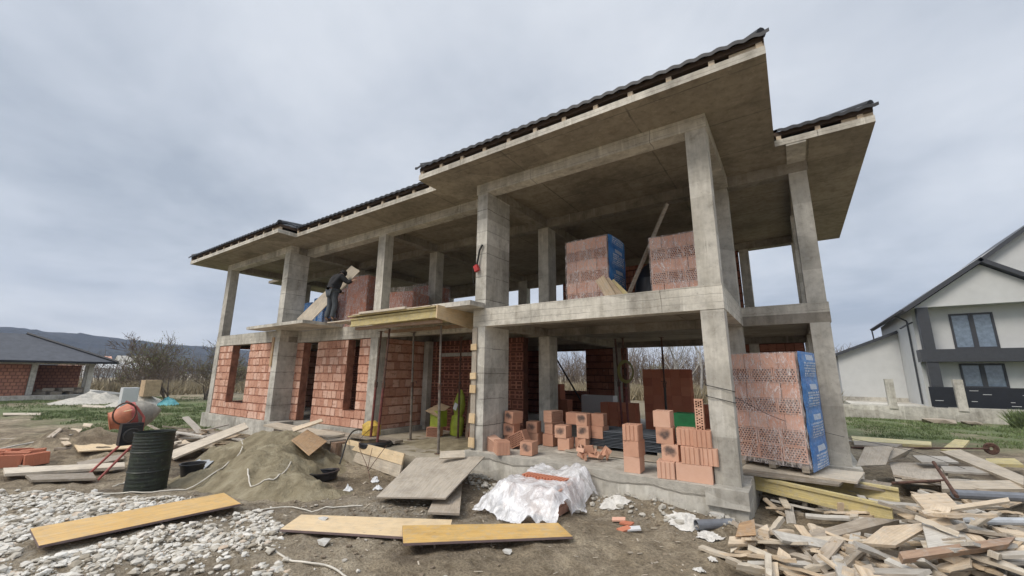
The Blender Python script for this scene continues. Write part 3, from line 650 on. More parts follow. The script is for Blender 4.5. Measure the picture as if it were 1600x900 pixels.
# orientations: H = holes face the front (-y), U = holes up and smooth/ridged sides seen
ME = {'front_holes': bmesh_('block_front_holes', RX, L=0.37), 'upright': bmesh_('block_upright', None), 'upright_side': bmesh_('block_side', RZ),
      'ridged': bmesh_('block_ridged', RZ @ Matrix.Identity(3)), 'sooty': bmesh_('block_sooty', None, L=0.25, W=0.30, mat='brick_sooty', ridges=False),
      'plain': bmesh_('block_plain', None, L=0.25, W=0.30, ridges=False), 'flat': bmesh_('block_flat', RZ @ RY, L=0.25, W=0.12, H=0.1, nx=6, ny=3),
      'pink_holes': bmesh_('block_pink_holes', RX, L=0.305, W=0.238, H=0.25, nx=7, ny=6, mat='brick_pink', ridges=False), 'pink_plain': bmesh_('block_pink_plain', None, L=0.228, W=0.25, H=0.238, mat='brick_pink', ridges=False, faces=()),
      'red': bmesh_('block_red', None, L=0.25, W=0.37, mat='brick_red'), 'longside': bmesh_('block_long', None, L=0.49, W=0.2, H=0.238, ridges=False),
      'wedge': bmesh_('block_split', None, L=0.25, W=0.1, mat='brick_hollow')}
# grooved blocks: ridges on the front side
mb = MB(); block_mesh(mb, L=0.25, W=0.3, ridges=False)
for k in range(4):
    xc = -0.125 + 0.25 * (k + .5) / 4
    for sy in (-1, 1): mb.box(xc - 0.022, xc + 0.022, min(sy * .15, sy * .162), max(sy * .15, sy * .162), -0.116, 0.116, 0)
o = mb.build('tmp', ['brick_hollow', 'brick_hole_shade']); ME['grooved'] = o.data; o.data.name = 'block_grooved'; bpy.data.objects.remove(o)
def block(kind, x, y, z, rz=0, label='', rx=0, ry=0, group='loose clay blocks stacked along the edge of the ground floor'):
    o = bpy.data.objects.new('clay_block', ME[kind]); COL.objects.link(o); o.location = (x, y, z); o.rotation_euler = (rx, ry, rz); return tag(o, label, 'brick', group)
b = block; H = 0.24; Z = 0.5 + H / 2
b('plain', -2.31, 6.9, Z, .05, 'bottom block of the lone three-block stack at the floor edge')
b('plain', -2.30, 6.9, Z + H, -.04, 'middle block of the lone three-block stack at the floor edge')
b('grooved', -2.31, 6.9, Z + 2 * H, .06, 'grooved top block of the lone three-block stack at the floor edge')
b('grooved', -1.78, 6.82, Z, .12, 'grooved bottom block of the four-block stack near the front corner column')
b('sooty', -1.70, 6.92, Z + H, -.08, 'sooty second block of the four-block stack near the front corner column')
b('sooty', -1.79, 6.92, Z + 2 * H, .1, 'third block with a soot mark in the four-block stack near the corner column')
b('plain', -1.81, 6.92, Z + 3 * H, .04, 'top block of the four-block stack near the front corner column')
b('longside', -1.38, 6.80, Z, .02, 'long plain block lying at the foot of the front corner column')
b('grooved', -1.42, 6.86, Z + H, .05, 'left grooved block in the second row beside the corner column')
b('grooved', -1.24 + .07, 6.9, Z + H, -.03, 'right grooved block in the second row beside the corner column')
b('grooved', -1.50, 6.95, Z + 2 * H, .15, 'left grooved block in the third row beside the corner column')
b('grooved', -1.24, 6.9, Z + 2 * H, 0, 'right grooved block in the third row beside the corner column')
for k in range(3): b('flat', -1.27, 6.9, 0.5 + 3 * H + 0.062 + k * 0.122, .03 * k, ('lowest', 'middle', 'topmost')[k] + ' of the three flat-laid ridged bricks beside the corner column')
b('upright', -4.88, 6.82, Z, -.75, 'block with holes facing up at the left front of the floor edge')
b('front_holes', -5.22, 7.02, Z - .01, -.35, 'block tilted on its side showing holes against the wide column', 0, .25)
b('sooty', -4.42, 7.08, Z, .15, 'sooty block nearest the plastic cover on the floor edge')
b('front_holes', -4.93, 7.5, Z + .07, .1, 'tilted block whose holes face out above the left front blocks', 0, -.45)
b('plain', -5.15, 7.62, Z, -.1, 'bottom block of the leaning stack beside the wide front column')
b('sooty', -5.18, 7.6, Z + H, .15, 'sooty middle block of the leaning stack beside the wide column')
b('sooty', -5.12, 7.58, Z + 2 * H + .01, -.2, 'tilted top block of the leaning stack beside the wide column', 0, .09)
b('plain', -4.95, 8.2, Z, .1, 'lower block of the pair in front of the inner column')
b('sooty', -4.98, 8.18, Z + H, .2, 'upper block of the pair in front of the inner column')
b('plain', -4.58, 8.25, Z, 0, 'lower block at the left end of the cluster of blocks')
b('front_holes', -4.55, 8.35, Z + H, 1.3, 'second block with holes at the left end of the block cluster')
b('front_holes', -4.56, 8.32, Z + 2 * H, 1.35, 'top block with holes at the left end of the block cluster')
b('plain', -4.08, 7.98, Z, .1, 'lower front block of the block cluster right of the inner column')
b('sooty', -4.13, 7.96, Z + H, .05, 'sooty upper front block of the block cluster')
b('plain', -4.05, 8.32, Z + 2 * H, .05, 'plain block in the back row top of the cluster')
b('plain', -3.78, 8.22, Z, -.15, 'lower middle block in the right half of the cluster')
b('plain', -3.52, 8.42, Z, .1, 'lowest right-hand block of the block cluster')
b('sooty', -3.75, 8.2, Z + H, .1, 'sooty middle block in the right half of the cluster')
b('plain', -3.48, 8.35, Z + H, -.05, 'middle right-hand block of the block cluster')
b('sooty', -3.76, 8.22, Z + 2 * H, -.05, 'soot-marked top block of the right half of the cluster')
b('plain', -3.50, 8.38, Z + 2 * H, .12, 'top right-hand block of the block cluster')
for k in range(16):
    b('wedge', -3.25 + U(-.32, .32), 7.35 + U(-.2, .25), 0.53 + U(0, .05) + .008 * k, U(0, 6), 'broken flat shard in the small heap of brick pieces on the floor edge', U(-.6, .6), U(-.7, .7), 'brick shards on the floor edge').scale = (U(.4, .8), .25, U(.3, .6))
# blocks deeper inside, dim
for k in range(5): b('red', -6.55 + U(-.02, .02), 12.4, Z + k * H, U(-.06, .06), 'block of the dim column of blocks below the rear window', group='dim blocks stacked deep inside')
for k in range(3): b('red', -6.25, 12.3, Z + k * H, U(-.06, .06), 'block of the dim column of blocks below the rear window', group='dim blocks stacked deep inside')
for k in range(7):
    for i in range(5): b('red', -3.55 + i * 0.255, 12.3 + U(-.02, .02), Z + k * H, U(-.03, .03), 'block of the large dim stack in front of the rear opening', group='dim blocks stacked deep inside')
for k in range(3):
    for i in range(4): b('red', -4.75 + i * 0.26, 12.0 + U(-.03, .03), Z + k * H * 1.0, U(-.06, .06), 'block of the low dim row left of the large inner stack', group='dim blocks stacked deep inside')
for k in range(3):
    for i in range(3): b('red', -2.2 + i * 0.26, 12.9 + U(-.03, .03), Z + k * H, U(-.06, .06), 'block of the low dim row right of the large inner stack', group='dim blocks stacked deep inside')
# red blocks at the far left edge
for i, (dx, dy, k) in enumerate(((0, 0, 0), (.3, .25, 0), (.02, .42, 0), (.35, .7, 0), (-.2, -.3, 0), (-.4, .2, 0), (-.35, .55, 0), (-.1, .75, 0))):
    b('red', -14.3 + dx * 1.6, 1.38 + dy * .8, 0.12 + k * .24 + .02, U(-.5, .5), 'red block in the pile at the left edge of the site', U(-.1, .1), U(-.1, .1), 'red blocks piled at the left edge')

# ---------------------------------------------------------------- wrapped pallets of blocks
def wrapped(name, label, loc, rz, nxb, nyd, rows, depth_z=0.0, pat=None, wrap_side='right', width=None):
    """block pallet: rows (bottom to top) of 'h' (holes to the front) or 'p' (plain)"""
    t = thing(name, label, 'brick pallet', loc, rz, 'film-wrapped pallets of clay blocks'); ORG[t.name] = (0, 0, 0)
    Wd = width; D = nyd; p = MB()
    for k in range(5): p.box(-Wd / 2 + k * Wd / 4.999 * .9, -Wd / 2 + k * Wd / 5 * .9 + .11, -D / 2, D / 2, 0.1, 0.122)
    for k in (-1, 0, 1): p.box(k * (Wd / 2 - .06) - .05, k * (Wd / 2 - .06) + .05, -D / 2, D / 2, 0.0, 0.099)
    p.build('pallet', 'wood_old', t)
    z = 0.125; core = MB()
    for r in rows:
        n = max(2, int(round(Wd / (0.305 if r == 'h' else 0.235)))); w = Wd / n; me = ME['pink_holes' if r == 'h' else 'pink_plain']; bw = 0.305 if r == 'h' else 0.228
        for i in range(n):
            o = bpy.data.objects.new('block', me); COL.objects.link(o); o.parent = t
            o.location = (-Wd / 2 + w * (i + .5) + U(-.004, .004), -D / 2 + 0.125 + U(-.008, .008), z + 0.12); o.scale = (w / bw * 0.965, 1, 0.985)
        z += 0.241
    core.box(-Wd / 2 + .01, Wd / 2 - .012, -D / 2 + 0.252, D / 2, 0.124, z - 0.003); core.build('block_core', 'brick_pink', t)
    top = z
    # loose plastic film, subdivided and wrinkled
    f = MB(); nu, nv = 60, 34; e_ = 0.018; per = []
    hw, hd = Wd / 2 + e_, D / 2 + e_
    for i in range(nu + 1):
        q = i / nu * 4; k = int(q) % 4; fr = q - int(q)
        per.append([(-hw + 2 * hw * fr, -hd, 0, -1), (hw, -hd + 2 * hd * fr, 1, 0), (hw - 2 * hw * fr, hd, 0, 1), (-hw, hd - 2 * hd * fr, -1, 0)][k])
    vs = []
    for j in range(nv + 1):
        zz_ = 0.06 + (top + 0.012 - 0.06) * j / nv
        for (x, y, nx_, ny_) in per:
            a = 0.013 * fbm(x * 5 + loc[0], zz_ * 4 + y * 3, 2) + 0.006 * math.sin(zz_ * 26 + x * 9); vs.append((x + nx_ * (a + .008), y + ny_ * (a + .008), zz_ + 0.01 * fbm(x * 3, y * 3, 8) * (j == nv)))
    f.add(vs, [(j * (nu + 1) + i, j * (nu + 1) + i + 1, (j + 1) * (nu + 1) + i + 1, (j + 1) * (nu + 1) + i) for j in range(nv) for i in range(nu)])
    g = 9; vs = [(-hw + 2 * hw * i / g, -hd + 2 * hd * j / g, top + .014 + 0.012 * abs(fbm(i * .7, j * .7, loc[0]))) for j in range(g + 1) for i in range(g + 1)]
    f.add(vs, [(j * (g + 1) + i, j * (g + 1) + i + 1, (j + 1) * (g + 1) + i + 1, (j + 1) * (g + 1) + i) for j in range(g) for i in range(g)])
    f.build('stretch_film', 'stretch_film', t, smooth=True)
    # printed blue wrap on one side
    w = MB(); sx = 1 if wrap_side == 'right' else -1; nu, nv = 12, 40; vs = []; uvs = []
    for j in range(nv + 1):
        zz_ = 0.02 + (top - 0.0) * j / nv
        for i in range(nu + 1):
            u_ = i / nu; y = -hd - 0.0 + (2 * hd) * u_; bul = 0.045 * math.sin(math.pi * u_) ** .6 * abs(math.sin(zz_ * 6.7)) ** .5 + 0.012 * fbm(y * 4, zz_ * 5, 4)
            vs.append((sx * (hw + 0.022 + bul), y, zz_))
    fs = [(j * (nu + 1) + i, j * (nu + 1) + i + 1, (j + 1) * (nu + 1) + i + 1, (j + 1) * (nu + 1) + i) for j in range(nv) for i in range(nu)]
    w.add(vs, fs, 0, [[((k % (nu + 1)) / nu, vs[k][2]) for k in q] for q in fs]); w.build('printed_wrap', 'blue_wrap', t, smooth=True)
    return t
wrapped('brick_pallet', 'tall wrapped pallet of hollow blocks with blue print standing beside the front corner column', (-0.36, 8.60, 0.57), -0.24, 4, 0.98, 'hhphphp', width=1.02)
wrapped('brick_pallet', 'wrapped pallet of blocks upstairs with a torn blue side, left of the second upstairs pallet', (-3.52, 8.50, 3.385), -0.04, 4, 0.9, 'hphphp', width=0.98)
wrapped('brick_pallet', 'wrapped pallet of blocks upstairs right behind the front corner column', (-1.72, 8.52, 3.385), 0.05, 4, 0.9, 'phphp', width=0.92)
wrapped('brick_pallet', 'wrapped pallet upstairs seen as a narrow strip behind the rear corner column', (-1.62, 11.9, 3.385), 0.0, 4, 0.95, 'hphphp', width=0.95)
# reddish shrink-wrapped packs upstairs on the left
def pack(label, loc, wx, wy, h, rz=0, mat='brick_red'):
    t = thing('brick_pack', label, 'brick pack', loc, rz, 'red shrink-wrapped brick packs upstairs'); ORG[t.name] = (0, 0, 0)
    p = MB(); p.box(-wx / 2, wx / 2, -wy / 2, wy / 2, 0.0, 0.11); p.build('pallet', 'wood_old', t)
    n = int(h / 0.125)
    bb = MB()
    for r in range(n):
        k = 4; off = 0.5 * (r % 2) * wx / k
        for i in range(k):
            for j in range(4):
                bb.box(-wx / 2 + i * wx / k + .004, -wx / 2 + (i + 1) * wx / k - .004, -wy / 2 + j * wy / 4 + .004, -wy / 2 + (j + 1) * wy / 4 - .004, .114 + r * .125, .114 + r * .125 + .119)
    bb.build('bricks', mat, t)
    f = MB(); e_ = .015; nu, nv = 40, 16; vs = []; hw, hd = wx / 2 + e_, wy / 2 + e_
    for j in range(nv + 1):
        for i in range(nu + 1):
            q = i / nu * 4; k = int(q) % 4; fr = q - int(q); x, y, a, c_ = [(-hw + 2 * hw * fr, -hd, 0, -1), (hw, -hd + 2 * hd * fr, 1, 0), (hw - 2 * hw * fr, hd, 0, 1), (-hw, hd - 2 * hd * fr, -1, 0)][k]
            zz_ = 0.05 + (h + .08) * j / nv; d_ = 0.012 + 0.015 * fbm(x * 4, zz_ * 5 + y * 4, loc[0]); vs.append((x + a * d_, y + c_ * d_, zz_))
    f.add(vs, [(j * (nu + 1) + i, j * (nu + 1) + i + 1, (j + 1) * (nu + 1) + i + 1, (j + 1) * (nu + 1) + i) for j in range(nv) for i in range(nu)]); f.build('stretch_film', 'stretch_film', t, smooth=True)
    return t
pack('tall red wrapped brick pack standing behind the worker upstairs', (-12.05, 8.7, 3.385), .95, .95, 1.75, .1)
pack('second tall red wrapped pack right behind the worker, nearer the left', (-13.3, 8.9, 3.385), .9, .9, 1.55, .05)
pack('low red wrapped brick pack right of the slim upstairs column', (-10.15, 8.7, 3.385), 1.25, .95, 1.12, .25)
pack('tall red pack farthest right in the dark behind the low one', (-10.9, 10.6, 3.385), .95, .95, 1.7)
for i, (x, y, lb) in enumerate(((-14.95, 8.4, 'blue-wrapped sheet bundle between the wide column and the leaning board upstairs'), (-13.55, 8.05, 'blue-printed bundle behind the legs of the worker'))):
    t = MB(); t.box(-.3, .3, -.25, .25, 0.0, 1.2); o = t.build('wrapped_bundle', 'blue_wrap'); o.location = (x, y, 3.385); tag(o, lb, 'bundle')
# timber offcuts leaning on the upstairs pallet
for i, (x, tilt, lb, mt_) in enumerate(((-2.86, .5, 'front pale timber offcut leaning on the upstairs block pallet', 'wood_fresh'), (-2.72, .62, 'middle timber offcut leaning on the upstairs block pallet', 'wood_fresh'), (-2.6, .72, 'rear timber offcut leaning on the upstairs block pallet', 'wood_yellow'))):
    t = MB(); t.box(-.1, .1, -.03, .03, 0, .62); o = t.build('timber_offcut', mt_); o.location = (x + .05, 7.75 + .1 * i, 3.40); o.rotation_euler = (0, -tilt, 0.1); tag(o, lb, 'timber')
t = MB(); t.tube([(-2.75, 8.3, 3.6), (-1.88, 8.6, 5.6)], .045, 4); tag(t.build('prop_pole', 'wood_old', org=(-2.75, 8.3, 3.6)), 'slanting pole between the two upstairs block pallets', 'pole')
t = MB(); t.lathe([(0.0, 0), (.26, 0.02), (.36, .3), (.3, .7), (.12, 1.0), (0, 1.08)], 14); o = t.build('dark_sack', 'black_plastic', smooth=True); o.location = (-2.45, 9.0, 3.385); tag(o, 'dark plastic-covered sack in the shade between the upstairs pallets', 'sack')

# ---------------------------------------------------------------- planks and panels at known places
BOARDS=[
 ('shuttering_panel', 'long yellow shuttering panel lying on the white gravel at the left', 'panel', 'ply_yellow', 0.027, [(-7.58, 1.16, 0.2), (-6.89, 1.15, 0.17), (-6.85, 3.1, 0.14), (-7.58, 3.16, 0.16)]),
 ('shuttering_panel', 'paler shuttering panel whose right end is tucked under the orange-yellow one', 'panel', 'ply_pale', 0.027, [(-5.91, 3.48, 0.07), (-5.59, 3.03, 0.07), (-3.65, 4.02, 0.07), (-4.07, 4.55, 0.07)]),
 ('shuttering_panel', 'bright orange-yellow shuttering panel lying in front of the plastic-covered bricks', 'panel', 'ply_orange', 0.027, [(-4.31, 3.89, 0.13), (-3.89, 3.54, 0.12), (-2.45, 4.92, 0.09), (-2.8, 5.2, 0.1)]),
 ('plywood_sheet', 'wide grey plywood sheet sloping as a ramp up to the porch', 'plywood', 'ply_grey', 0.021, [(-6.23, 5.87, 0.42), (-5.5, 4.41, 0.16), (-4.5, 4.87, 0.2), (-4.98, 6.41, 0.5)]),
 ('board', 'short weathered board poking out below the grey ramp sheet', 'board', 'wood_old', 0.03, [(-5.28, 5.6, 0.14), (-4.54, 4.55, 0.08), (-4.14, 4.78, 0.08), (-4.94, 5.75, 0.16)]),
 ('board', 'small pale board end standing above the top edge of the ramp sheet', 'board', 'wood_pale', 0.03, [(-5.6, 5.87, 0.6), (-5.53, 5.78, 0.5), (-5.23, 6.15, 0.5), (-5.34, 6.24, 0.6)]),
 ('plywood_square', 'brown square plywood offcut leaning on the sand heap', 'plywood', 'ply_brown', 0.02, [(-9.93, 5.77, 0.66), (-8.94, 4.88, 0.62), (-8.08, 4.8, 0.42), (-9.15, 5.83, 0.46)]),
 ('plank', 'pale plank sticking up over the right side of the sand heap', 'plank', 'wood_fresh', 0.03, [(-10.58, 5.73, 0.66), (-10.29, 5.64, 0.6), (-9.27, 5.74, 0.9), (-9.8, 6.03, 0.9)]),
 ('plank', 'long weathered plank running from the green drum to the house plinth', 'plank', 'wood_pale', 0.04, [(-12.52, 3.83, 0.12), (-11.64, 3.74, 0.12), (-12.33, 5.51, 0.55), (-13.67, 5.98, 0.55)]),
 ('metal_sheet', 'pale grey sheet resting on the foot of the sand heap by the black bucket', 'sheet', 'sheet_grey', 0.01, [(-10.94, 4.13, 0.22), (-10.61, 3.68, 0.12), (-9.75, 3.59, 0.1), (-10.59, 4.25, 0.24)]),
 ('plywood_sheet', 'pale yellow plywood sheet on the mud behind the green drum', 'plywood', 'ply_pale', 0.025, [(-15.18, 2.74, 0.22), (-13.81, 2.6, 0.2), (-13.71, 3.5, 0.16), (-14.78, 3.75, 0.18)]),
 ('plank', 'thin broken plank on the muddy mound by the red bricks', 'plank', 'wood_old', 0.03, [(-17.2, 2.75, 0.45), (-16.07, 2.17, 0.1), (-15.6, 2.19, 0.1), (-16.77, 2.74, 0.45)]),
 ('plank', 'white-topped long plank left of the cement mixer frame', 'plank', 'wood_pale', 0.05, [(-12.99, 1.44, 0.14), (-12.38, 1.41, 0.12), (-11.53, 2.9, 0.1), (-11.97, 2.99, 0.12)]),
 ('plank', 'old wide plank lying in front of the white-topped one', 'plank', 'wood_old', 0.04, [(-12.07, 1.63, 0.1), (-11.55, 1.65, 0.08), (-10.83, 2.35, 0.08), (-11.37, 2.4, 0.1)]),
 ('plank', 'weathered plank behind the white-topped plank at the left', 'plank', 'wood_old', 0.03, [(-12.75, 2.41, 0.12), (-12.16, 2.36, 0.1), (-12.62, 3.14, 0.1), (-13.19, 3.24, 0.12)]),
 ('plywood_offcut', 'small pale square offcut lying alone on the muddy mound', 'offcut', 'wood_fresh', 0.02, [(-18.38, 3.2, 0.3), (-17.64, 3.0, 0.27), (-17.05, 3.12, 0.27), (-17.94, 3.36, 0.3)]),
 ('plywood_offcut', 'second small pale offcut farther back on the muddy mound', 'offcut', 'wood_fresh', 0.02, [(-19.64, 3.68, 0.32), (-18.98, 3.54, 0.3), (-18.37, 3.6, 0.3), (-19.19, 3.81, 0.32)]),
 ('plank', 'grey plank lying in the grass beyond the mound', 'plank', 'wood_pale', 0.03, [(-31.05, 3.01, 0.05), (-29.72, 2.9, 0.05), (-28.5, 3.88, 0.05), (-29.8, 4.04, 0.05)]),
 ('plank', 'pale plank on the grass before the bungalow slab', 'plank', 'wood_pale', 0.04, [(-35.38, 6.43, 0.05), (-33.52, 6.06, 0.05), (-31.45, 6.62, 0.05), (-33.17, 6.99, 0.05)]),
 ('plank', 'uppermost wide plank under the foot of the right concrete column', 'plank', 'wood_pale', 0.03, [(-0.81, 8.76, 0.56), (-0.89, 8.0, 0.56), (0.56, 8.06, 0.52), (0.73, 8.92, 0.52)]),
 ('plank', 'narrow front plank on top of the yellow timber beam', 'plank', 'wood_old', 0.03, [(-0.89, 8.24, 0.53), (-0.88, 7.68, 0.53), (0.33, 7.87, 0.49), (0.44, 8.26, 0.5)]),
 ('plank', 'short plank end between the wide plank and the scrap pile', 'plank', 'wood_old', 0.04, [(0.67, 8.9, 0.42), (0.54, 8.38, 0.42), (0.94, 8.52, 0.38), (1.04, 8.94, 0.4)]),
 ('plywood_sheet', 'broken grey plywood sheet leaning beside the right concrete column', 'plywood', 'ply_grey', 0.02, [(0.9, 10.24, 0.75), (0.68, 9.58, 0.5), (1.13, 10.04, 0.5), (1.34, 10.65, 0.75)]),
 ('plywood_sheet', 'second broken grey sheet overlapping the one by the right column', 'plywood', 'ply_grey', 0.02, [(1.38, 10.82, 0.72), (1.17, 10.33, 0.5), (1.53, 11.04, 0.5), (1.69, 11.03, 0.7)]),
 ('plywood_sheet', 'large grey sheet in the middle of the far scrap pile', 'plywood', 'ply_grey', 0.02, [(1.26, 10.72, 0.45), (1.11, 9.14, 0.4), (1.72, 9.29, 0.4), (2.15, 11.24, 0.45)]),
 ('plank', 'long pale plank slanting down to the right across the far scrap', 'plank', 'wood_pale', 0.04, [(2.15, 11.69, 0.6), (2.52, 12.08, 0.62), (2.78, 10.22, 0.5), (2.53, 9.39, 0.5)]),
 ('plank', 'long grey plank lying flat across the right edge of the far scrap', 'plank', 'wood_pale', 0.05, [(1.6, 8.97, 0.5), (1.54, 8.66, 0.45), (2.52, 9.37, 0.45), (2.67, 9.85, 0.5)]),
 ('plank', 'white-faced short plank above the large grey sheet', 'plank', 'wood_white', 0.03, [(1.61, 10.8, 0.6), (1.65, 10.38, 0.55), (2.2, 10.78, 0.55), (2.11, 11.03, 0.6)]),
 ('plank', 'pale plank between the two white-faced planks of the far scrap', 'plank', 'wood_white', 0.03, [(1.88, 10.35, 0.52), (1.84, 9.96, 0.5), (2.51, 10.24, 0.5), (2.58, 10.74, 0.52)]),
 ('beam', 'far timber beam lying at the grass edge behind the right column', 'timber beam', 'wood_yellow', 0.08, [(1.25, 17.61, 0.15), (1.2, 16.68, 0.12), (2.95, 16.85, 0.12), (3.09, 17.56, 0.15)]),
 ('beam', 'second far timber beam just in front of the grass edge', 'timber beam', 'wood_old', 0.08, [(1.21, 16.69, 0.12), (1.16, 15.79, 0.1), (2.07, 15.95, 0.1), (2.31, 16.65, 0.12)]),
 ('plank', 'short fresh board pointing away behind the steel bar', 'plank', 'wood_yellow', 0.05, [(3.53, 17.23, 0.3), (2.87, 15.44, 0.2), (3.14, 15.2, 0.2), (3.8, 17.15, 0.3)]),
 ('plank', 'yellow timber lying at the far right beyond the grey plank', 'plank', 'wood_yellow', 0.06, [(3.2, 13.6, 0.3), (3.05, 12.97, 0.28), (3.64, 13.25, 0.28), (3.73, 13.99, 0.3)]),
 ('board', 'large fresh board with a square end on top of the scrap pile', 'board', 'wood_fresh', 0.03, [(0.99, 7.15, 0.62), (1.03, 6.76, 0.55), (1.38, 7.1, 0.55), (1.36, 7.49, 0.62)]),
 ('plank', 'long fresh batten crossing the top of the scrap pile to the right', 'batten', 'wood_fresh', 0.03, [(0.97, 6.57, 0.58), (0.98, 6.5, 0.56), (1.87, 7.44, 0.62), (1.89, 7.55, 0.64)]),
 ('plank', 'thick grey timber running under the yellow beam into the pile', 'timber', 'wood_old', 0.1, [(0.5, 6.86, 0.35), (-0.51, 5.88, 0.12), (-0.39, 5.84, 0.1), (0.83, 7.06, 0.33)]),
 ('plank', 'long thin whitish plank across the front of the scrap pile', 'plank', 'wood_white', 0.03, [(-0.62, 5.2, 0.16), (-0.62, 5.13, 0.15), (0.86, 5.99, 0.2), (0.94, 6.19, 0.2)]),
 ('plank', 'long brown timber in the middle of the scrap pile', 'timber', 'wood_brown', 0.06, [(0.61, 5.51, 0.42), (0.62, 5.44, 0.38), (1.45, 6.05, 0.5), (1.57, 6.3, 0.52)]),
 ('board', 'wide pale board under the fresh boards in the pile middle', 'board', 'wood_fresh', 0.03, [(0.6, 6.3, 0.42), (0.36, 5.85, 0.34), (0.64, 5.97, 0.34), (1.06, 6.49, 0.5)]),
 ('board', 'pale grey sheet offcut in the pile right of the wide fresh board', 'board', 'wood_white', 0.02, [(0.93, 6.4, 0.5), (0.86, 5.81, 0.36), (1.3, 6.24, 0.4), (1.32, 6.76, 0.5)]),
 ('board', 'small square brown board at the left end of the scrap pile', 'board', 'ply_brown', 0.02, [(-0.75, 5.91, 0.3), (-0.78, 5.73, 0.2), (-0.59, 5.92, 0.2), (-0.61, 6.09, 0.32)]),
 ('board', 'fresh pale block at the left tip of the scrap pile', 'board', 'wood_fresh', 0.03, [(-0.85, 5.75, 0.18), (-0.85, 5.61, 0.14), (-0.59, 5.8, 0.14), (-0.59, 5.98, 0.18)]),
 ('plank', 'grey split board leaning in front of the thick timber', 'plank', 'wood_old', 0.03, [(0.13, 5.96, 0.32), (-0.16, 5.49, 0.12), (-0.03, 5.47, 0.12), (0.22, 5.88, 0.32)]),
 ('plank', 'thin fresh batten propped diagonally at the front of the pile', 'batten', 'wood_fresh', 0.02, [(-0.01, 5.44, 0.3), (-0.02, 5.39, 0.29), (0.18, 5.37, 0.16), (0.22, 5.4, 0.16)]),
 ('board', 'pale short board at the lower right corner of the pile', 'board', 'wood_fresh', 0.03, [(1.39, 6.33, 0.45), (1.18, 6.06, 0.34), (1.44, 6.18, 0.34), (1.65, 6.44, 0.45)]),
 ('board', 'bent pale board with a notched end at the pile front', 'board', 'wood_fresh', 0.04, [(0.94, 5.74, 0.42), (0.9, 5.71, 0.38), (1.05, 5.8, 0.3), (1.17, 5.92, 0.34)]),
 ('batten', 'grey batten stub beneath the yellow beam', 'batten', 'wood_fresh', 0.03, [(0.26, 7.27, 0.38), (0.32, 7.31, 0.38), (0.29, 7.3, 0.2), (0.24, 7.26, 0.2)]),
]

for nm, lb, ct, mt_, th, pts in BOARDS:
    c = [sum(p[k] for p in pts) / 4 for k in range(3)]; t = MB(); t.quad(pts, th, 0, 1)
    o = t.build(nm, [mt_, 'edge_purple' if nm == 'shuttering_panel' else mt_], org=(c[0], c[1], min(p[2] for p in pts) - th)); tag(o, lb, ct)
# ---------------------------------------------------------------- timber formwork beams (I-shaped)
def h20(P, Q, name='formwork_beam', label='', mat='wood_yellow', parent=None, group=None):
    P, Q = Vector(P), Vector(Q); d = Q - P; L = d.length; d.normalize(); side = Vector((0, 0, 1)).cross(d).normalized(); up = d.cross(side)
    R = Matrix((d, side, up)).transposed(); m_ = MB()
    m_.box(0, L, -.04, .04, -.04, 0, 0, R, P); m_.box(0.002, L - .002, -.014, .014, -.16, -.04, 0, R, P); m_.box(0, L, -.04, .04, -.20, -.16, 0, R, P)
    o = m_.build(name, mat, parent, org=None if parent else tuple(P))
    if label: tag(o, label, 'timber beam', group)
    return o
h20((-0.93, 7.98, 0.47), (0.80, 7.22, 0.45), label='yellow I-shaped timber beam in front of the wrapped pallet')
h20((-0.6, 8.75, 0.47), (1.05, 8.5, 0.42), label='second timber beam behind the front yellow one, under the planks')
# formwork deck of the porch with its props
deck = thing('formwork_deck', 'yellow timber formwork deck projecting between the porch columns', 'formwork', (-7.5, 6.7, 3.1), group=None)
h20((-9.05, 6.12, 3.33), (-6.05, 6.12, 3.36), 'beam', parent=deck); h20((-9.05, 6.75, 3.33), (-6.05, 6.75, 3.36), 'beam', parent=deck)
t = MB(); t.quad([(-6.045, 6.07, 3.42), (-6.045, 6.07, 3.14), (-6.045, 7.36, 3.0), (-6.045, 7.36, 3.38)], .03); t.build('side_board', 'ply_pale', deck)
t = MB(); t.box(-9.1, -6.08, 6.03, 7.36, 3.372, 3.395); t.build('deck_board', 'wood_yellow', deck)
t = MB(); t.box(-8.6, -6.95, 5.98, 6.3, 3.40, 3.45); t.build('top_plank', 'wood_pale', deck)
t = MB(); t.box(-8.9, -6.2, 6.02, 6.2, 3.396, 3.42); t.build('top_plank', 'wood_fresh', deck)
t = MB(); t.box(-9.0, -6.1, 6.2, 6.3, 3.06, 3.13); t.box(-9.0, -6.1, 7.1, 7.2, 3.06, 3.13); t.build('joist', 'wood_brown', deck)
t = MB()
for k in range(7): t.box(-6.95 + U(0, .1), -6.2 + U(-.1, .1), 6.1 + k * .17, 6.22 + k * .17, 3.40, 3.43 + .01 * k)
t.build('loose_boards', 'wood_fresh', deck)
t = MB()
for k in range(5):
    t.box(-10.9 + U(-.05, .1), -9.15, 6.6 + k * .14, 6.72 + k * .14, 3.40 + .03 * (k % 2), 3.43 + .03 * (k % 2))
tag(t.build('board_stack', 'wood_pale', org=(-10, 6.9, 3.39)), 'loose boards laid between the canopy slab and the formwork deck', 'boards')
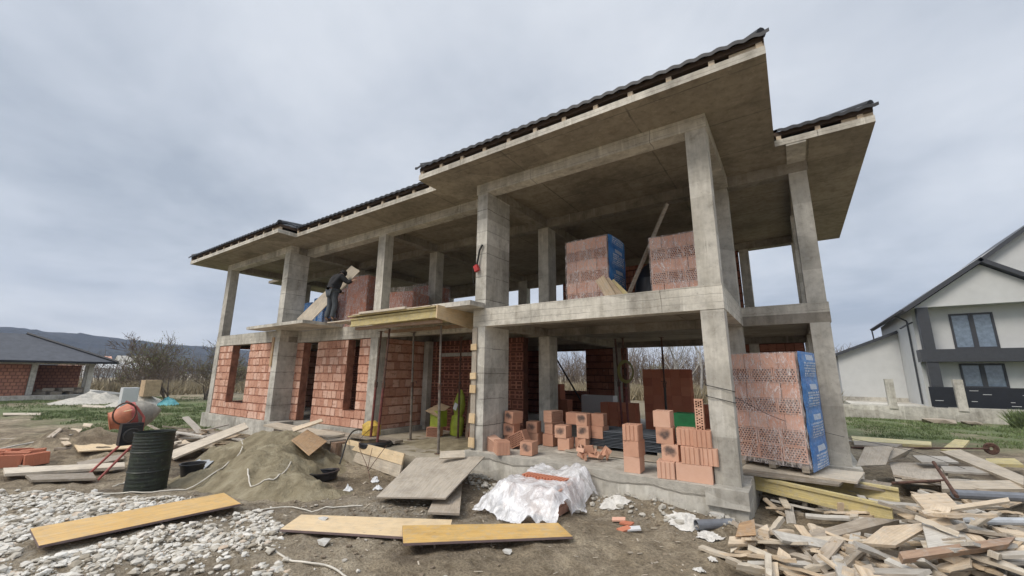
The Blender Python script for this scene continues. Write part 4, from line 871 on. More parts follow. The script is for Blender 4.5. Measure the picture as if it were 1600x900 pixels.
def prop(x, y, z0, z1, label, mat='prop_red', tx=0.0, ty=0.0):
    t = thing('steel_prop', label, 'steel prop', (x, y, z0), 0, 'steel props under the porch formwork and ceilings'); ORG[t.name] = (0, 0, 0); h = z1 - z0; mid = h * .52
    m_ = MB(); m_.tube([(0, 0, 0.01), (tx * mid, ty * mid, mid)], .03, 10); m_.build('outer_tube', mat, t)
    m_ = MB(); m_.tube([(tx * mid, ty * mid, mid), (tx * h, ty * h, h)], .024, 10); m_.build('inner_tube', 'prop_grey' if mat == 'prop_grey' else 'rust', t)
    m_ = MB(); m_.tube([(tx * mid, ty * mid, mid - .1), (tx * mid, ty * mid, mid + .03)], .042, 12); m_.build('collar', 'rust', t)
    m_ = MB(); m_.box(-.06, .06, -.06, .06, 0, .008); m_.build('foot_plate', 'rust', t); m_ = MB(); m_.box(-.06, .06, -.06, .06, h - .008, h, c=(tx * h, ty * h, 0)); m_.build('head_plate', 'rust', t)
    m_ = MB(); m_.tube([(tx * mid - .08, 0, mid + .05), (tx * mid + .05, -.02, mid + .05), (tx * mid + .06, -.02, mid + .0)], .008, 6); m_.build('pin', 'steel_dark', t)
prop(-8.75, 6.72, .36, 3.06, 'dark red steel prop with a thick collar, leftmost under the porch deck', tx=.04)
prop(-8.15, 6.45, .36, 3.06, 'brighter red steel prop standing on the round black cover', tx=.06)
prop(-8.25, 7.55, .36, 3.05, 'thin rusty prop in the middle of the porch', 'prop_grey', tx=.05, ty=-.08)
prop(-6.4, 6.65, .36, 3.06, 'rusty prop nearest the wide column, with a hooked pin', 'prop_grey', tx=-.03)
prop(-7.5, 8.5, .36, 3.0, 'rusty prop by the lime bags at the back of the porch', 'rust')
prop(-3.75, 10.9, .5, 3.0, 'red prop inside that carries the hanging coil', tx=-.02)
prop(-3.98, 11.1, .5, 3.0, 'red prop just left of the prop with the coil', tx=-.04)
prop(-2.85, 11.2, .5, 3.0, 'slim dark prop in front of the rear opening, right of the coil', 'steel_dark')
prop(-6.1, 10.4, .5, 3.0, 'slim dark prop at the left edge of the rear window', 'steel_dark')
t = MB()
for k in range(6):
    r = .2 + .012 * k; pts = [(r * math.cos(a) * .8, .02 * k - .05 + .01 * math.sin(3 * a), r * math.sin(a) * 1.15 - .2) for a in [i * math.pi / 12 for i in range(25)]]; t.tube(pts, .009, 5, cap=False)
o = t.build('wire_coil', 'ring_yellow'); o.location = (-3.7, 10.75, 2.3); o.rotation_euler = (0, 0, .5); tag(o, 'yellowish coil of pipe hanging on a prop inside', 'coil')
t = MB(); t.tube([(-7.6, 14.0, 2.75), (-6.2, 13.6, .9)], .03, 6); tag(t.build('leaning_pole', 'steel_dark', org=(-6.2, 13.6, .5)), 'dark pole leaning diagonally across the rear window', 'pole')
# ridge sheets stacked inside, on bearers
t = thing('roof_sheets', 'stack of dark blue-grey metal roof sheets lying on the ground floor', 'metal sheets', (-2.95, 9.0, .5))
for k in range(11):
    m_ = MB(); n = 30; vs = []; zz_ = .60 + k * .028; a = U(-.02, .02); dx = U(-.06, .06)
    for i in range(n + 1):
        y = 8.2 + .95 * i / n; w = .012 * abs(math.sin(i * .9))
        vs += [(-3.72 + dx + a * y, y, zz_ + w), (-2.0 + dx, y + a, zz_ + w + .01 * math.sin(i))]
    m_.add(vs, [(2 * i, 2 * i + 1, 2 * i + 3, 2 * i + 2) for i in range(n)]); m_.build('sheet', 'steel_blue', t)
m_ = MB(); m_.box(-3.6, -3.5, 8.2, 9.1, .5, .6); m_.box(-2.3, -2.2, 8.2, 9.1, .5, .6); m_.build('bearer', 'wood_old', t)
t = MB(); t.box(-4.0, -2.2, 7.75, 8.35, .505, .53); tag(t.build('board', 'ply_grey', org=(-3, 8, .5)), 'thin grey board on the floor under the block cluster', 'board')
t = MB(); t.box(-.22, .22, -.16, .16, 0, .32); o = t.build('plastic_crate', 'green_crate'); o.location = (-1.82, 8.7, .98); tag(o, 'green plastic crate behind the four-block stack', 'crate')
t = MB(); t.box(-.28, .28, -.2, .2, 0, .48); o = t.build('crate', 'wood_old'); o.location = (-1.82, 8.75, .5); tag(o, 'wooden box under the green crate', 'box')
t = MB(); t.box(-6.0, -4.9, 12.9, 13.3, .5, 1.35); tag(t.build('foam_boards', 'cabinet_white', org=(-5.5, 13, .5)), 'pale wrapped foam boards deep inside under the window', 'boards')
# lime bags, cement, box in the porch
t = thing('lime_bag', 'tall lime-green bag with a white label slumped at the back of the porch', 'bag', (-7.75, 8.75, .36))
m_ = MB(); m_.lathe([(0, 0), (.2, .02), (.22, .25), (.2, .5), (.13, .55), (.18, .68), (.19, .85), (.12, 1.1), (.04, 1.22), (0, 1.24)], 14, R=Matrix.Rotation(.12, 3, 'Y') @ Matrix.Diagonal((1, .6, 1)), c=(-7.8, 8.75, .36)); m_.build('body', 'lime_bag', t, smooth=True)
m_ = MB(); m_.box(-.06, .06, -.004, .004, -.09, .09, R=Matrix.Rotation(.4, 3, 'Y'), c=(-7.72, 8.61, 1.14)); m_.build('label', 'cabinet_white', t)
t = MB(); t.box(-.17, .17, -.15, .15, 0, .42); o = t.build('lime_bag', 'lime_bag'); o.location = (-8.22, 8.5, .6); tag(o, 'small lime-green bag standing on a hollow block', 'bag')
t = MB(); t.quad([(-8.45, 8.2, 1.02), (-8.1, 8.3, .88), (-8.0, 8.7, 1.12), (-8.38, 8.7, 1.2)], .01); tag(t.build('cardboard_flap', 'cardboard', org=(-8.2, 8.5, 1)), 'cardboard sheet covering the small lime-green bag', 'cardboard')
b('front_holes', -8.2, 8.35, .36 + .12, .3, 'hollow block with holes facing out under the small lime bag')
b('red', -7.2, 8.9, .36 + .12, .1, 'single red block behind the prop by the lime bags')
for i, (x0, y0, z1_, lb) in enumerate(((-7.1, 9.1, 2.2, 'left upright timber leaning against the porch back wall'), (-7.0, 9.0, 1.9, 'right upright timber leaning against the porch back wall'))):
    t = MB(); t.box(-.045, .045, -.025, .025, 0, z1_); o = t.build('timber', 'wood_brown'); o.location = (x0 - .35, y0 - .3, .36); o.rotation_euler = (-.1, .05 * i, 0); tag(o, lb, 'timber')
t = MB(); vs = [(.25 * math.cos(a) * (1 + .25 * fbm(a * 2, z * 3)), .2 * math.sin(a) * (1 + .25 * fbm(a * 2, z * 2, 4)), z * .32 + .02 * fbm(a, z, 7)) for z in (0, .35, .7, 1) for a in [i * math.pi / 8 for i in range(16)]]
t.add([(x * (1 - .5 * (k // 16 == 3)), y * (1 - .5 * (k // 16 == 3)), z) for k, (x, y, z) in enumerate(vs)], [(r * 16 + i, r * 16 + (i + 1) % 16, (r + 1) * 16 + (i + 1) % 16, (r + 1) * 16 + i) for r in range(3) for i in range(16)] + [tuple(range(48, 64))]); o = t.build('yellow_bag', 'yellow_bag'); o.location = (-8.98, 6.9, .5); tag(o, 'crumpled yellow bag beside the leftmost porch prop', 'bag')
t = MB(); t.lathe([(0, 0), (.34, 0), (.37, .03), (.37, .1), (.33, .13), (.3, .12), (0, .12)], 28); o = t.build('manhole_cover', 'black_plastic', smooth=False); o.location = (-8.2, 6.45, .34); tag(o, 'round black cover lying on the porch under a red prop', 'cover')
t = MB(); t.lathe([(.0, -.12), (.22, -.12), (.24, -.02), (.27, .0), (.27, .02), (.22, .02), (.21, 0)], 24); o = t.build('drain_ring', 'black_plastic'); o.location = (-7.72, 4.93, .13); o.rotation_euler = (.05, -.05, 0); tag(o, 'black ring of a buried pipe in the hollow beside the sand', 'pipe ring')
# boards forming the porch edge
fb = thing('edge_formwork', 'weathered double board shuttering along the porch edge', 'formwork', (-7.7, 6.2, 0))
t = MB(); t.quad([(-9.0, 6.23, .47), (-9.02, 6.2, .28), (-6.7, 5.93, .22), (-6.68, 5.97, .43)], .035); t.build('board', 'ply_pale', fb)
t = MB(); t.quad([(-8.9, 6.22, .27), (-8.9, 6.2, .04), (-6.72, 5.9, -.02), (-6.7, 5.94, .215)], .035); t.build('board', 'wood_pale', fb)
t = MB(); t.box(-9.25, -9.05, 6.0, 6.35, -.05, .4); t.build('end_block', 'wood_brown', fb)
for i, (a, b_, lb) in enumerate((((-13.2, 6.7, .52), (-9.6, 6.6, .5), 'long plank lying in front of the middle brick wall'),)):
    t = MB(); t.quad([(a[0], a[1], a[2]), (a[0], a[1] - .4, a[2] - .03), (b_[0], b_[1] - .5, b_[2] - .03), (b_[0], b_[1], b_[2])], .05); tag(t.build('plank', 'wood_pale', org=a), lb, 'plank')
t = MB(); t.prism([(-11.4, 6.2), (-9.3, 6.0), (-9.3, 7.0), (-11.4, 7.2)], .36, .42); t.box(-11.2, -9.4, 6.4, 6.95, 0, .36); tag(t.build('formwork_box', 'ply_grey', org=(-10.4, 6.5, 0)), 'dark plywood formwork box behind the sand heap', 'formwork')
t = MB(); t.quad([(-9.4, 6.9, .5), (-9.4, 6.55, .5), (-7.9, 6.75, .46), (-7.9, 7.0, .46)], .06); tag(t.build('plank', 'wood_old', org=(-8.6, 6.8, .4)), 'old dark plank lying along the porch behind the props', 'plank')
# ---------------------------------------------------------------- sand heap
def heap_z(x, y):
    z = 0.92 * blob(x, y, -9.8, 5.05, 1.45, 1.1, .1) + .42 * blob(x, y, -8.3, 4.5, 1.3, .8, .35) + .34 * blob(x, y, -8.7, 3.75, 1.6, .6, .3) + .2 * blob(x, y, -10.9, 4.1, .6, .5) + .22 * blob(x, y, -7.2, 4.1, 1.0, .5, .5) + 0.30 * blob(x, y, -11.2, 5.2, 1.0, .9)
    z -= .28 * blob(x, y, -7.55, 4.95, .5, .42)
    z += .15 * fbm(x * 1.3, y * 1.3, 3) * min(1, z * 4) + .075 * fbm(x * 3.6, y * 3.6, 5) * min(1, z * 4) - .05 * abs(fbm(x * 2.2, y * 2.2, 15)) * min(1, z * 3)
    if z > .55: z = .55 + (z - .55) * .62 + .03 * fbm(x * 9, y * 9, 8) * min(1, z * 5)
    return z - .10
mb = MB(); nx_, ny_ = 150, 100; vs = []
for j in range(ny_ + 1):
    for i in range(nx_ + 1):
        x = -13.6 + 7.6 * i / nx_; y = 2.6 + 4.4 * j / ny_; vs.append((x, y, max(ground_z(x, y) - .06, ground_z(x, y) + heap_z(x, y))))
mb.add(vs, [(j * (nx_ + 1) + i, j * (nx_ + 1) + i + 1, (j + 1) * (nx_ + 1) + i + 1, (j + 1) * (nx_ + 1) + i) for j in range(ny_) for i in range(nx_)])
tag(mb.build('sand_heap', 'sand', org=(-9.8, 5, 0), smooth=True), 'heap of damp sand in front of the middle brick wall', 'sand heap')
mb = MB(); vs = []
for j in range(41):
    for i in range(51):
        x = -8.9 + 3.1 * i / 50; y = 6.5 + 2.7 * j / 40; vs.append((x, y, .355 + .5 * blob(x, y, -5.7, 8.2, .9, 1.0) * (1 + .3 * fbm(x * 3, y * 3)) + .14 * blob(x, y, -7.2, 7.6, .7, .5) + .02 * fbm(x * 5, y * 5)))
mb.add(vs, [(j * 51 + i, j * 51 + i + 1, (j + 1) * 51 + i + 1, (j + 1) * 51 + i) for j in range(40) for i in range(50)]); tag(mb.build('sand_heap', 'sand', org=(-6, 8, .35), smooth=True), 'low spread of sand inside the porch beside the wide column', 'sand heap')

# ---------------------------------------------------------------- stones
def ico(seed):
    bm = bmesh.new(); bmesh.ops.create_icosphere(bm, subdivisions=1, radius=1); r_ = random.Random(seed)
    for v_ in bm.verts: v_.co *= 1 + r_.uniform(-.22, .2)
    V = np.array([v_.co[:] for v_ in bm.verts]); V[:, 2] *= .55; V = np.round(V * 1.9 + r_.uniform(-.3, .3)) / 1.9 * .55 + V * .45; F = [tuple(v_.index for v_ in f.verts) for f in bm.faces]; bm.free(); return V, np.array(F)
ICO = [ico(i) for i in range(9)]
def inpoly(x, y, poly):
    c = False; j = len(poly) - 1
    for i in range(len(poly)):
        if (poly[i][1] > y) != (poly[j][1] > y) and x < (poly[j][0] - poly[i][0]) * (y - poly[i][1]) / (poly[j][1] - poly[i][1]) + poly[i][0]: c = not c
        j = i
    return c
def stones(name, mat, items, label=None):
    VV, FF = [], []; o = 0; rs = np.random.RandomState(5)
    for x, y, r, sink in items:
        V, F = ICO[rs.randint(9)]; a = rs.rand() * 6.28; sx, sy = r * rs.uniform(.7, 1.35), r * rs.uniform(.7, 1.2); R = np.array([[math.cos(a), -math.sin(a), 0], [math.sin(a), math.cos(a), 0], [0, 0, 1]])
        t_ = rs.uniform(-.4, .4); T = np.array([[1, 0, 0], [0, math.cos(t_), -math.sin(t_)], [0, math.sin(t_), math.cos(t_)]])
        P = (V * [sx, sy, r]) @ T.T @ R.T + [x, y, ground_z(x, y) + r * sink]; VV.append(P); FF.append(F + o); o += len(V)
    VV = np.concatenate(VV); FF = np.concatenate(FF); me = bpy.data.meshes.new(name); me.from_pydata(VV.tolist(), [], FF.tolist()); me.materials.append(M[mat]); me.update()
    ob = bpy.data.objects.new(name, me); COL.objects.link(ob); tag(ob, label, 'stones', None, 'stuff'); return ob
DENSE = [(-11.6, 0.9), (-10.6, 1.9), (-9.6, 2.3), (-8.4, 2.6), (-7.43, 3.0), (-6.5, 3.35), (-5.6, 3.1), (-4.3, 2.5), (-4.6, 1.7), (-6.6, 0.2), (-9, -.2)]
it = []
k = 0
while k < 12500:
    x, y = U(-11.8, -4.0), U(-.3, 3.6)
    if not inpoly(x, y, DENSE): continue
    if fbm(x * .9, y * .9, 21) < -.28 and rnd() < .8: k += 1; continue
    if x > -5.6 and rnd() < .6: k += 1; continue
    if -9.9 < x < -8.9 and 2.2 < y < 3.2: continue
    if -7.66 < x < -6.8 and 1.06 < y < 3.24: continue
    k += 1; it.append((x, y, .010 + .046 * rnd() ** 2.7, U(-.1, .55)))
stones('gravel', 'gravel', it, 'coarse whitish gravel spread over the left foreground')
it = []
for k in range(9000):
    x, y = U(-9.5, .8), U(1.2, 6.6)
    w = .16 + .9 * blob(x, y, -5.6, 3.9, 1.6, 1.0, .6) + .8 * blob(x, y, -4.9, 4.9, 1.4, .5, .7) + .6 * blob(x, y, -1.8, 6.3, 1.6, .3) + .5 * blob(x, y, -4.4, 3.0, 1, .6)
    if rnd() > w * .75 or fbm(x * 1.3, y * 1.3, 4) < -.25: continue
    if x > -1.0 and y > 5.5: continue
    it.append((x, y, .006 + .026 * rnd() ** 3.2, .4))
stones('rubble', 'rubble', it, 'small stones and crumbs scattered over the bare earth')
it = [(-2.6 + U(-.6, 1.9), 6.35 + U(-.2, .22), .012 + .055 * rnd() ** 3, .4) for k in range(120)] + [(-5.0 + U(-.5, .5), 6.3 + U(-.4, .3), .02 + .05 * rnd() ** 2, .5) for k in range(110)]
stones('broken_concrete', 'mortar_spill', it, 'broken mortar lumps along the foot of the plinth')
for x, y, r, lb in ((-5.5, 3.55, .07, 'pale stone between the gravel and the near yellow panels'), (-4.9, 3.2, .08, 'large white stone in front of the pale shuttering panel'), (-2.95, 4.25, .055, 'whitish stone in the bare earth below the orange panel'), (-2.9, 5.9, .09, 'round mortar lump at the right foot of the covered bricks'), (-1.12, 6.6, .09, 'pale lump under the cut corner of the plinth')):
    V, F = ICO[3]; m_ = MB(); m_.add([tuple(v_ * [r * 1.2, r, r]) for v_ in V], [tuple(int(i) for i in f) for f in F]); o = m_.build('stone', 'stone_white'); o.location = (x, y, ground_z(x, y) + r * .3); tag(o, lb, 'stone')

# ---------------------------------------------------------------- small rubbish, cables
def cable(name, pts, r, mat, label, cat='cable'):
    P = [Vector(p) for p in pts]; out = []
    for i in range(len(P) - 1):
        a, b_, c_, d = P[max(i - 1, 0)], P[i], P[i + 1], P[min(i + 2, len(P) - 1)]
        for t in (0, .2, .4, .6, .8):
            out.append(.5 * ((2 * b_) + (-a + c_) * t + (2 * a - 5 * b_ + 4 * c_ - d) * t * t + (-a + 3 * b_ - 3 * c_ + d) * t ** 3))
    out.append(P[-1]); out = [(p.x, p.y, max(p.z, gc(p.x, p.y)[2]) if mat == 'cable_white' else p.z) for p in out]
    m_ = MB(); m_.tube(out, r, 6); o = m_.build(name, mat, org=tuple(pts[0]), smooth=True); return tag(o, label, cat)
def gc(x, y, up=.012): return (x, y, max(ground_z(x, y), ground_z(x, y) + heap_z(x, y) if -13 < x < -6.2 and 2.7 < y < 6.9 else -9) + up)
cable('cable', [gc(-5.9, 3.0), gc(-5.5, 2.75), gc(-5.05, 2.75), gc(-4.7, 2.72), gc(-4.3, 2.85), gc(-4.05, 2.9), gc(-3.7, 2.75)], .011, 'cable_white', 'off-white cable snaking over the earth in the left foreground')
cable('cable', [gc(-9.8, 2.1), gc(-9.2, 2.6), gc(-8.9, 3.1), gc(-9.0, 3.6), gc(-9.4, 4.0), gc(-10.0, 4.4), gc(-10.6, 4.6)], .012, 'cable_white', 'pale cable running from the drum up over the sand heap')
cable('cable', [gc(-8.0, 4.4), gc(-7.6, 4.1), gc(-7.4, 3.8), gc(-7.7, 3.6), gc(-8.1, 3.7)], .012, 'cable_white', 'loop of pale cable lying on the right flank of the sand heap')
cable('cable', [gc(-6.7, 3.3), gc(-6.5, 3.6), gc(-6.1, 3.75), gc(-5.8, 4.1), gc(-5.6, 4.25)], .010, 'cable_white', 'pale cable beside the far end of the yellow panel')
cable('cable', [(-9.25, 7.0, .55), (-9.2, 6.6, .62), (-8.9, 6.2, .5), (-8.6, 5.9, .25), gc(-8.4, 5.7)], .018, 'cable_black', 'thick black hose arching down from the porch')
cable('rebar_wire', [(-8.7, 6.7, .7), (-8.2, 6.0, .5), (-7.2, 5.5, .2), gc(-6.8, 5.3)], .006, 'rust', 'rusty wire drooping in front of the porch edge boards', 'wire')
cable('rebar_wire', [(-7.6, 5.9, .45), (-7.3, 5.6, .1), (-7.0, 5.5, .3), (-6.9, 5.7, .6)], .006, 'rust', 'second rusty wire sticking up near the white rags', 'wire')
for x0, s_ in ((-1.06, 0), (-1.06, 1)):
    z = 1.82 - .16 * s_
    cable('tie_wire', [(-1.125, 7.0, z + .06), (-1.13, 6.785, z + .05), (-.95, 6.785, z + .01), (-.785, 6.79, z - .03), (-.782, 7.11, z - .05)], .006, 'cable_black', ('upper' if s_ == 0 else 'lower') + ' black wire tied round the front corner column', 'wire')
cable('wire', [(-.78, 7.0, 1.7), (-.3, 7.9, 1.35), (.5, 9.4, 1.0), (1.6, 10.5, .7), (2.2, 10.3, .5)], .004, 'cable_black', 'thin wire drooping from the corner column to the scrap sheets', 'wire')
def crumple(name, mat, x, y, rx, ry, h, seed, label, cat='rag', z=None):
    m_ = MB(); n = 14; vs = []
    for j in range(n + 1):
        for i in range(n + 1):
            u, w = i / n * 2 - 1, j / n * 2 - 1; rr = math.hypot(u, w); e_ = 1 + .35 * fbm(u * 2, w * 2, seed)
            px, py = x + u * rx * e_, y + w * ry * e_; vs.append((px, py, (ground_z(px, py) if z is None else z) + .01 + h * max(0, 1 - rr) * (.6 + .9 * abs(fbm(u * 3.5, w * 3.5, seed + 3))) + .02 * abs(fbm(u * 6, w * 6, seed + 9))))
    fs = [(j * (n + 1) + i, j * (n + 1) + i + 1, (j + 1) * (n + 1) + i + 1, (j + 1) * (n + 1) + i) for j in range(n) for i in range(n) if math.hypot((i + .5) / n * 2 - 1, (j + .5) / n * 2 - 1) < 1.0 + .2 * fbm(i, j, seed)]
    m_.add(vs, fs); return tag(m_.build(name, mat, org=(x, y, vs[0][2])), label, cat)
crumple('crumpled_bag', 'rag_white', -1.45, 6.2, .2, .13, .09, 1, 'crumpled whitish sacking below the plinth')
crumple('crumpled_bag', 'rag_white', -1.12, 6.05, .14, .1, .07, 2, 'torn whitish plastic in front of the grey pipe')
crumple('crumpled_bag', 'rag_white', -2.45, 6.3, .22, .12, .06, 3, 'pale sacking at the plinth right of the covered bricks')
crumple('crumpled_bag', 'rag_white', -.98, 5.35, .05, .04, .04, 4, 'thin torn scrap of plastic on the earth left of the wood pile')
crumple('crumpled_bag', 'rag_white', -1.06, 5.05, .06, .05, .04, 5, 'small crumpled scrap in the foreground earth left of the wood pile')
for k, (x, y, lb) in enumerate(((-6.75, 5.35, 'white plastic fitting on the mud below the porch edge'), (-6.15, 4.95, 'second white plastic scrap nearer the ramp sheet'), (-6.7, 4.75, 'small white scrap on the dirt left of the ramp sheet'))):
    crumple('plastic_scrap', 'cabinet_white', x, y, .1, .06, .1, 20 + k, lb, 'scrap')
for k, (x, y, a, c_, lb) in enumerate(((-2.25, 5.95, .3, 'brick_pink', 'pink tile shard on the earth right of the covered bricks'), (-2.12, 5.9, -.2, 'brick_red', 'red brick shard beside the pink tile shard'), (-1.98, 5.75, .5, 'cabinet_white', 'white shard beside the red brick shards'), (-2.08, 5.68, 1.0, 'brick_red', 'second red shard under the white one'))):
    m_ = MB(); m_.box(-.09, .09, -.045, .045, 0, .02); o = m_.build('shard', c_); o.location = (x, y, ground_z(x, y) + .02); o.rotation_euler = (.15, -.1, a); tag(o, lb, 'shard')
m_ = MB(); m_.lathe([(.062, 0), (.062, .5), (.055, .5), (.055, 0), (.062, 0)], 20); o = m_.build('drain_pipe', 'pipe_grey', smooth=False); o.location = (-1.28, 6.12, .12); o.rotation_euler = (0, math.pi / 2, .72); tag(o, 'short grey plastic pipe at the cut corner of the plinth', 'pipe')

# ---------------------------------------------------------------- half covered brick pile under white film
cov = thing('brick_pallet', 'low pile of bricks half hidden under the white plastic sheet', 'brick pallet', (-3.45, 6.0, 0))
m_ = MB()
for r in range(3):
    for i in range(5):
        for j in range(4): m_.box(-3.9 + i * .18, -3.9 + i * .18 + .172, 5.5 + j * .25, 5.5 + j * .25 + .235, .03 + r * .115, .03 + r * .115 + .108)
m_.build('bricks', 'brick_pink', cov)
m_ = MB()
for i in range(14): m_.box(-3.85 + i * .055, -3.85 + i * .055 + .04, 5.95, 6.15, .378, .425)
m_.build('ridged_tiles', 'brick_red', cov)
m_ = MB(); nu, nv = 90, 76; vs = []; keep = {}
for j in range(nv + 1):
    for i in range(nu + 1):
        x = -4.52 + 2.05 * i / nu; y = 5.02 + 1.66 * j / nv
        dx = max(-3.9 - x, x + 3.02, 0); dy = max(5.47 - y, y - 6.52, 0); d = math.hypot(dx, dy)
        gz = max(ground_z(x, y), 0) + .012; prof_ = max(0, 1 - d / (.34 if y < 5.6 else .2)) ** .8 if d > 0 else 1
        fold = .07 * fbm(x * 3.0, y * 2.2, 31) + .02 * fbm(x * 8, y * 6, 33) + .012 * abs(math.sin((x * 1.3 + y * .7) * 13 + 2 * fbm(x * 2, y * 2, 5)))
        vs.append((x + .05 * fbm(y * 5, x * 2, 41) * (d > 0), y + .05 * fbm(x * 5, y * 2, 42) * (d > 0), gz + (.385 + .0) * prof_ + fold * (.35 + .9 * (0 < d < .4)) + .015))
def kp(i, j):
    x = -4.52 + 2.05 * (i + .5) / nu; y = 5.02 + 1.66 * (j + .5) / nv
    if ((x + 3.5) / .42) ** 2 + ((y - 6.02) / .13) ** 2 + .5 * fbm(x * 6, y * 6) < 1: return False
    edge = .09 * fbm(x * 1.6, y * 1.6, 8)
    return (-4.22 + edge < x < -2.82 + edge) and (5.08 + edge + .12 * (x + 3.6) ** 2 < y < 6.6)
m_.add(vs, [(j * (nu + 1) + i, j * (nu + 1) + i + 1, (j + 1) * (nu + 1) + i + 1, (j + 1) * (nu + 1) + i) for j in range(nv) for i in range(nu) if kp(i, j)])
tag(m_.build('plastic_sheet', 'white_film', org=(-3.5, 5.9, 0), smooth=True), 'translucent white plastic sheet draped over the low brick pile', 'plastic sheet')

# ---------------------------------------------------------------- green oil drum, bucket
dr = thing('oil_drum', 'battered dark green steel drum left of the sand heap', 'drum', (-9.5, 2.72, 0)); ORG[dr.name] = (0, 0, 0)
s = Mat('drum_green'); v = s.coord('Object'); c = s.ramp(s.noise(s.coord('Object', (1, 1, 2.5)), 5, 6, .7, .5), [(0.38, (0.011, 0.013, 0.011)), (0.56, (0.02, 0.028, 0.018)), (0.72, (0.055, 0.07, 0.04))])
c = s.mix(s.ramp(s.noise(v, 22, 4, .7), [(0.6, 0.0), (0.72, 0.55)]), c, (0.16, 0.15, 0.12)); s.bump(s.noise(v, 12, 4), .4, .01); s.out(c, .55)
prof = [(.285, 0), (.293, .015), (.285, .03)]; z = .03
while z < .3: z += .03; prof.append((.285 + .003 * (len(prof) % 2), z))
prof += [(.288, .315), (.298, .33), (.288, .345)]
while z < .6: z += .03; 
z = .36
while z < .62: prof.append((.285 + .003 * (len(prof) % 2), z)); z += .03
prof += [(.288, .635), (.298, .65), (.288, .665)]; z = .68
while z < .93: prof.append((.283 + .006 * (len(prof) % 2), z)); z += .025
prof += [(.287, .945), (.297, .958), (.297, .97), (.285, .972), (.278, .95), (.276, .3)]
m_ = MB(); m_.lathe(prof, 40); m_.v = [(x * (1 + .02 * fbm(z * 2, x * 5)), y, z + .02 * x * (z > .8)) for x, y, z in m_.v]; m_.build('shell', 'drum_green', dr, smooth=True)
m_ = MB(); m_.lathe([(0, .8), (.277, .8)], 32); m_.build('water', 'black_plastic', dr)
bk = thing('bucket', 'black mortar bucket between the drum and the grey sheet', 'bucket', (-9.75, 3.45, .0)); ORG[bk.name] = (0, 0, 0)
m_ = MB(); m_.lathe([(0, .02), (.15, .02), (.2, .27), (.215, .275), (.215, .29), (.19, .29), (.14, .04), (0, .04)], 26); m_.build('tub', 'black_plastic', bk, smooth=True)
m_ = MB(); m_.tube([(.2 * math.cos(a), .2 * math.sin(a), .28 - .09 * math.sin(a * 1.0) ) for a in [i * math.pi / 10 for i in range(11)]], .005, 5); m_.build('handle', 'steel_dark', bk)

# ---------------------------------------------------------------- cement mixer
mx_ = thing('cement_mixer', 'orange and red cement mixer with a crusted drum behind the green drum', 'cement mixer', (-11.3, 2.9, 0)); ORG[mx_.name] = (0, 0, 0)
ax = Vector((.0, 1, .12)).normalized(); ax = Vector((-.15, -.93, -.22)).normalized()   # towards the mouth
R = ax.to_track_quat('Z', 'Y').to_matrix() @ Matrix.Diagonal((.87, .87, .87)); cd = (0, -0.04, 1.12)
m_ = MB(); m_.lathe([(.015, -.46), (.1, -.4), (.22, -.28), (.30, -.14), (.315, -.0)], 28, R=R, c=cd); m_.build('drum_rear', 'mixer_crust', mx_, smooth=True)
m_ = MB(); m_.lathe([(.318, -.01), (.318, .09)], 28, R=R, c=cd); m_.build('drum_band', 'mixer_red', mx_, smooth=True)
m_ = MB(); m_.lathe([(.318, .09), (.27, .24), (.2, .38), (.19, .44), (.2, .46), (.175, .45), (.17, .38), (.24, .2)], 28, R=R, c=cd); m_.build('drum_mouth', 'mixer_orange', mx_, smooth=True)
m_ = MB(); m_.box(-.05, .05, -.004, .004, -.07, .07, R=R, c=tuple(Vector(cd) + R @ Vector((0, 0, .0)) + Vector((.27, -.2, .12)))); m_.build('sticker', 'label_cream', mx_)
m_ = MB(); m_.tube([(.36, .02, .58), (.37, .0, 1.1), (.34, -.15, 1.32), (.26, -.3, 1.42)], .022, 8); m_.tube([(-.36, .02, .58), (-.37, 0, 1.1)], .022, 8); m_.tube([(-.36, .02, .6), (.36, .02, .6)], .025, 8); m_.build('yoke', 'mixer_red', mx_)
for (x, y, x2, y2) in ((.3, -.05, .36, -.5), (.3, .1, .4, .35), (-.3, -.05, -.36, -.5), (-.3, .1, -.36, .45)):
    m_ = MB(); m_.tube([(x, y, .62), (x2, y2, .02)], .022, 8); m_.build('leg', 'mixer_red', mx_)
m_ = MB(); m_.box(.42, .60, -.36, -.04, .62, 1.02); m_.build('motor_housing', 'black_plastic', mx_)
m_ = MB(); m_.lathe([(.13, 0), (.14, .02), (.11, .03), (.1, .01), (.03, .02), (0, .02)], 24, R=Matrix.Rotation(math.pi / 2, 3, 'Y'), c=(.602, -.2, .80)); m_.build('vent_ring', 'steel_dark', mx_)
m_ = MB(); m_.box(.601, .615, -.33, -.07, .95, .97); m_.build('housing_rib', 'steel_dark', mx_)
m_ = MB(); m_.tube([(.42, -.32 + .17 * math.cos(a), 1.2 + .2 * math.sin(a)) for a in [i * math.pi / 10 for i in range(21)]], .014, 6); m_.build('hand_wheel', 'rust', mx_)
cable('cable', [(-10.6, 2.95, .8), (-10.55, 2.85, .5), (-10.4, 2.75, .2), gc(-10.25, 2.6), gc(-10.2, 2.45)], .014, 'cable_white', 'pale power cable hanging from the cement mixer')

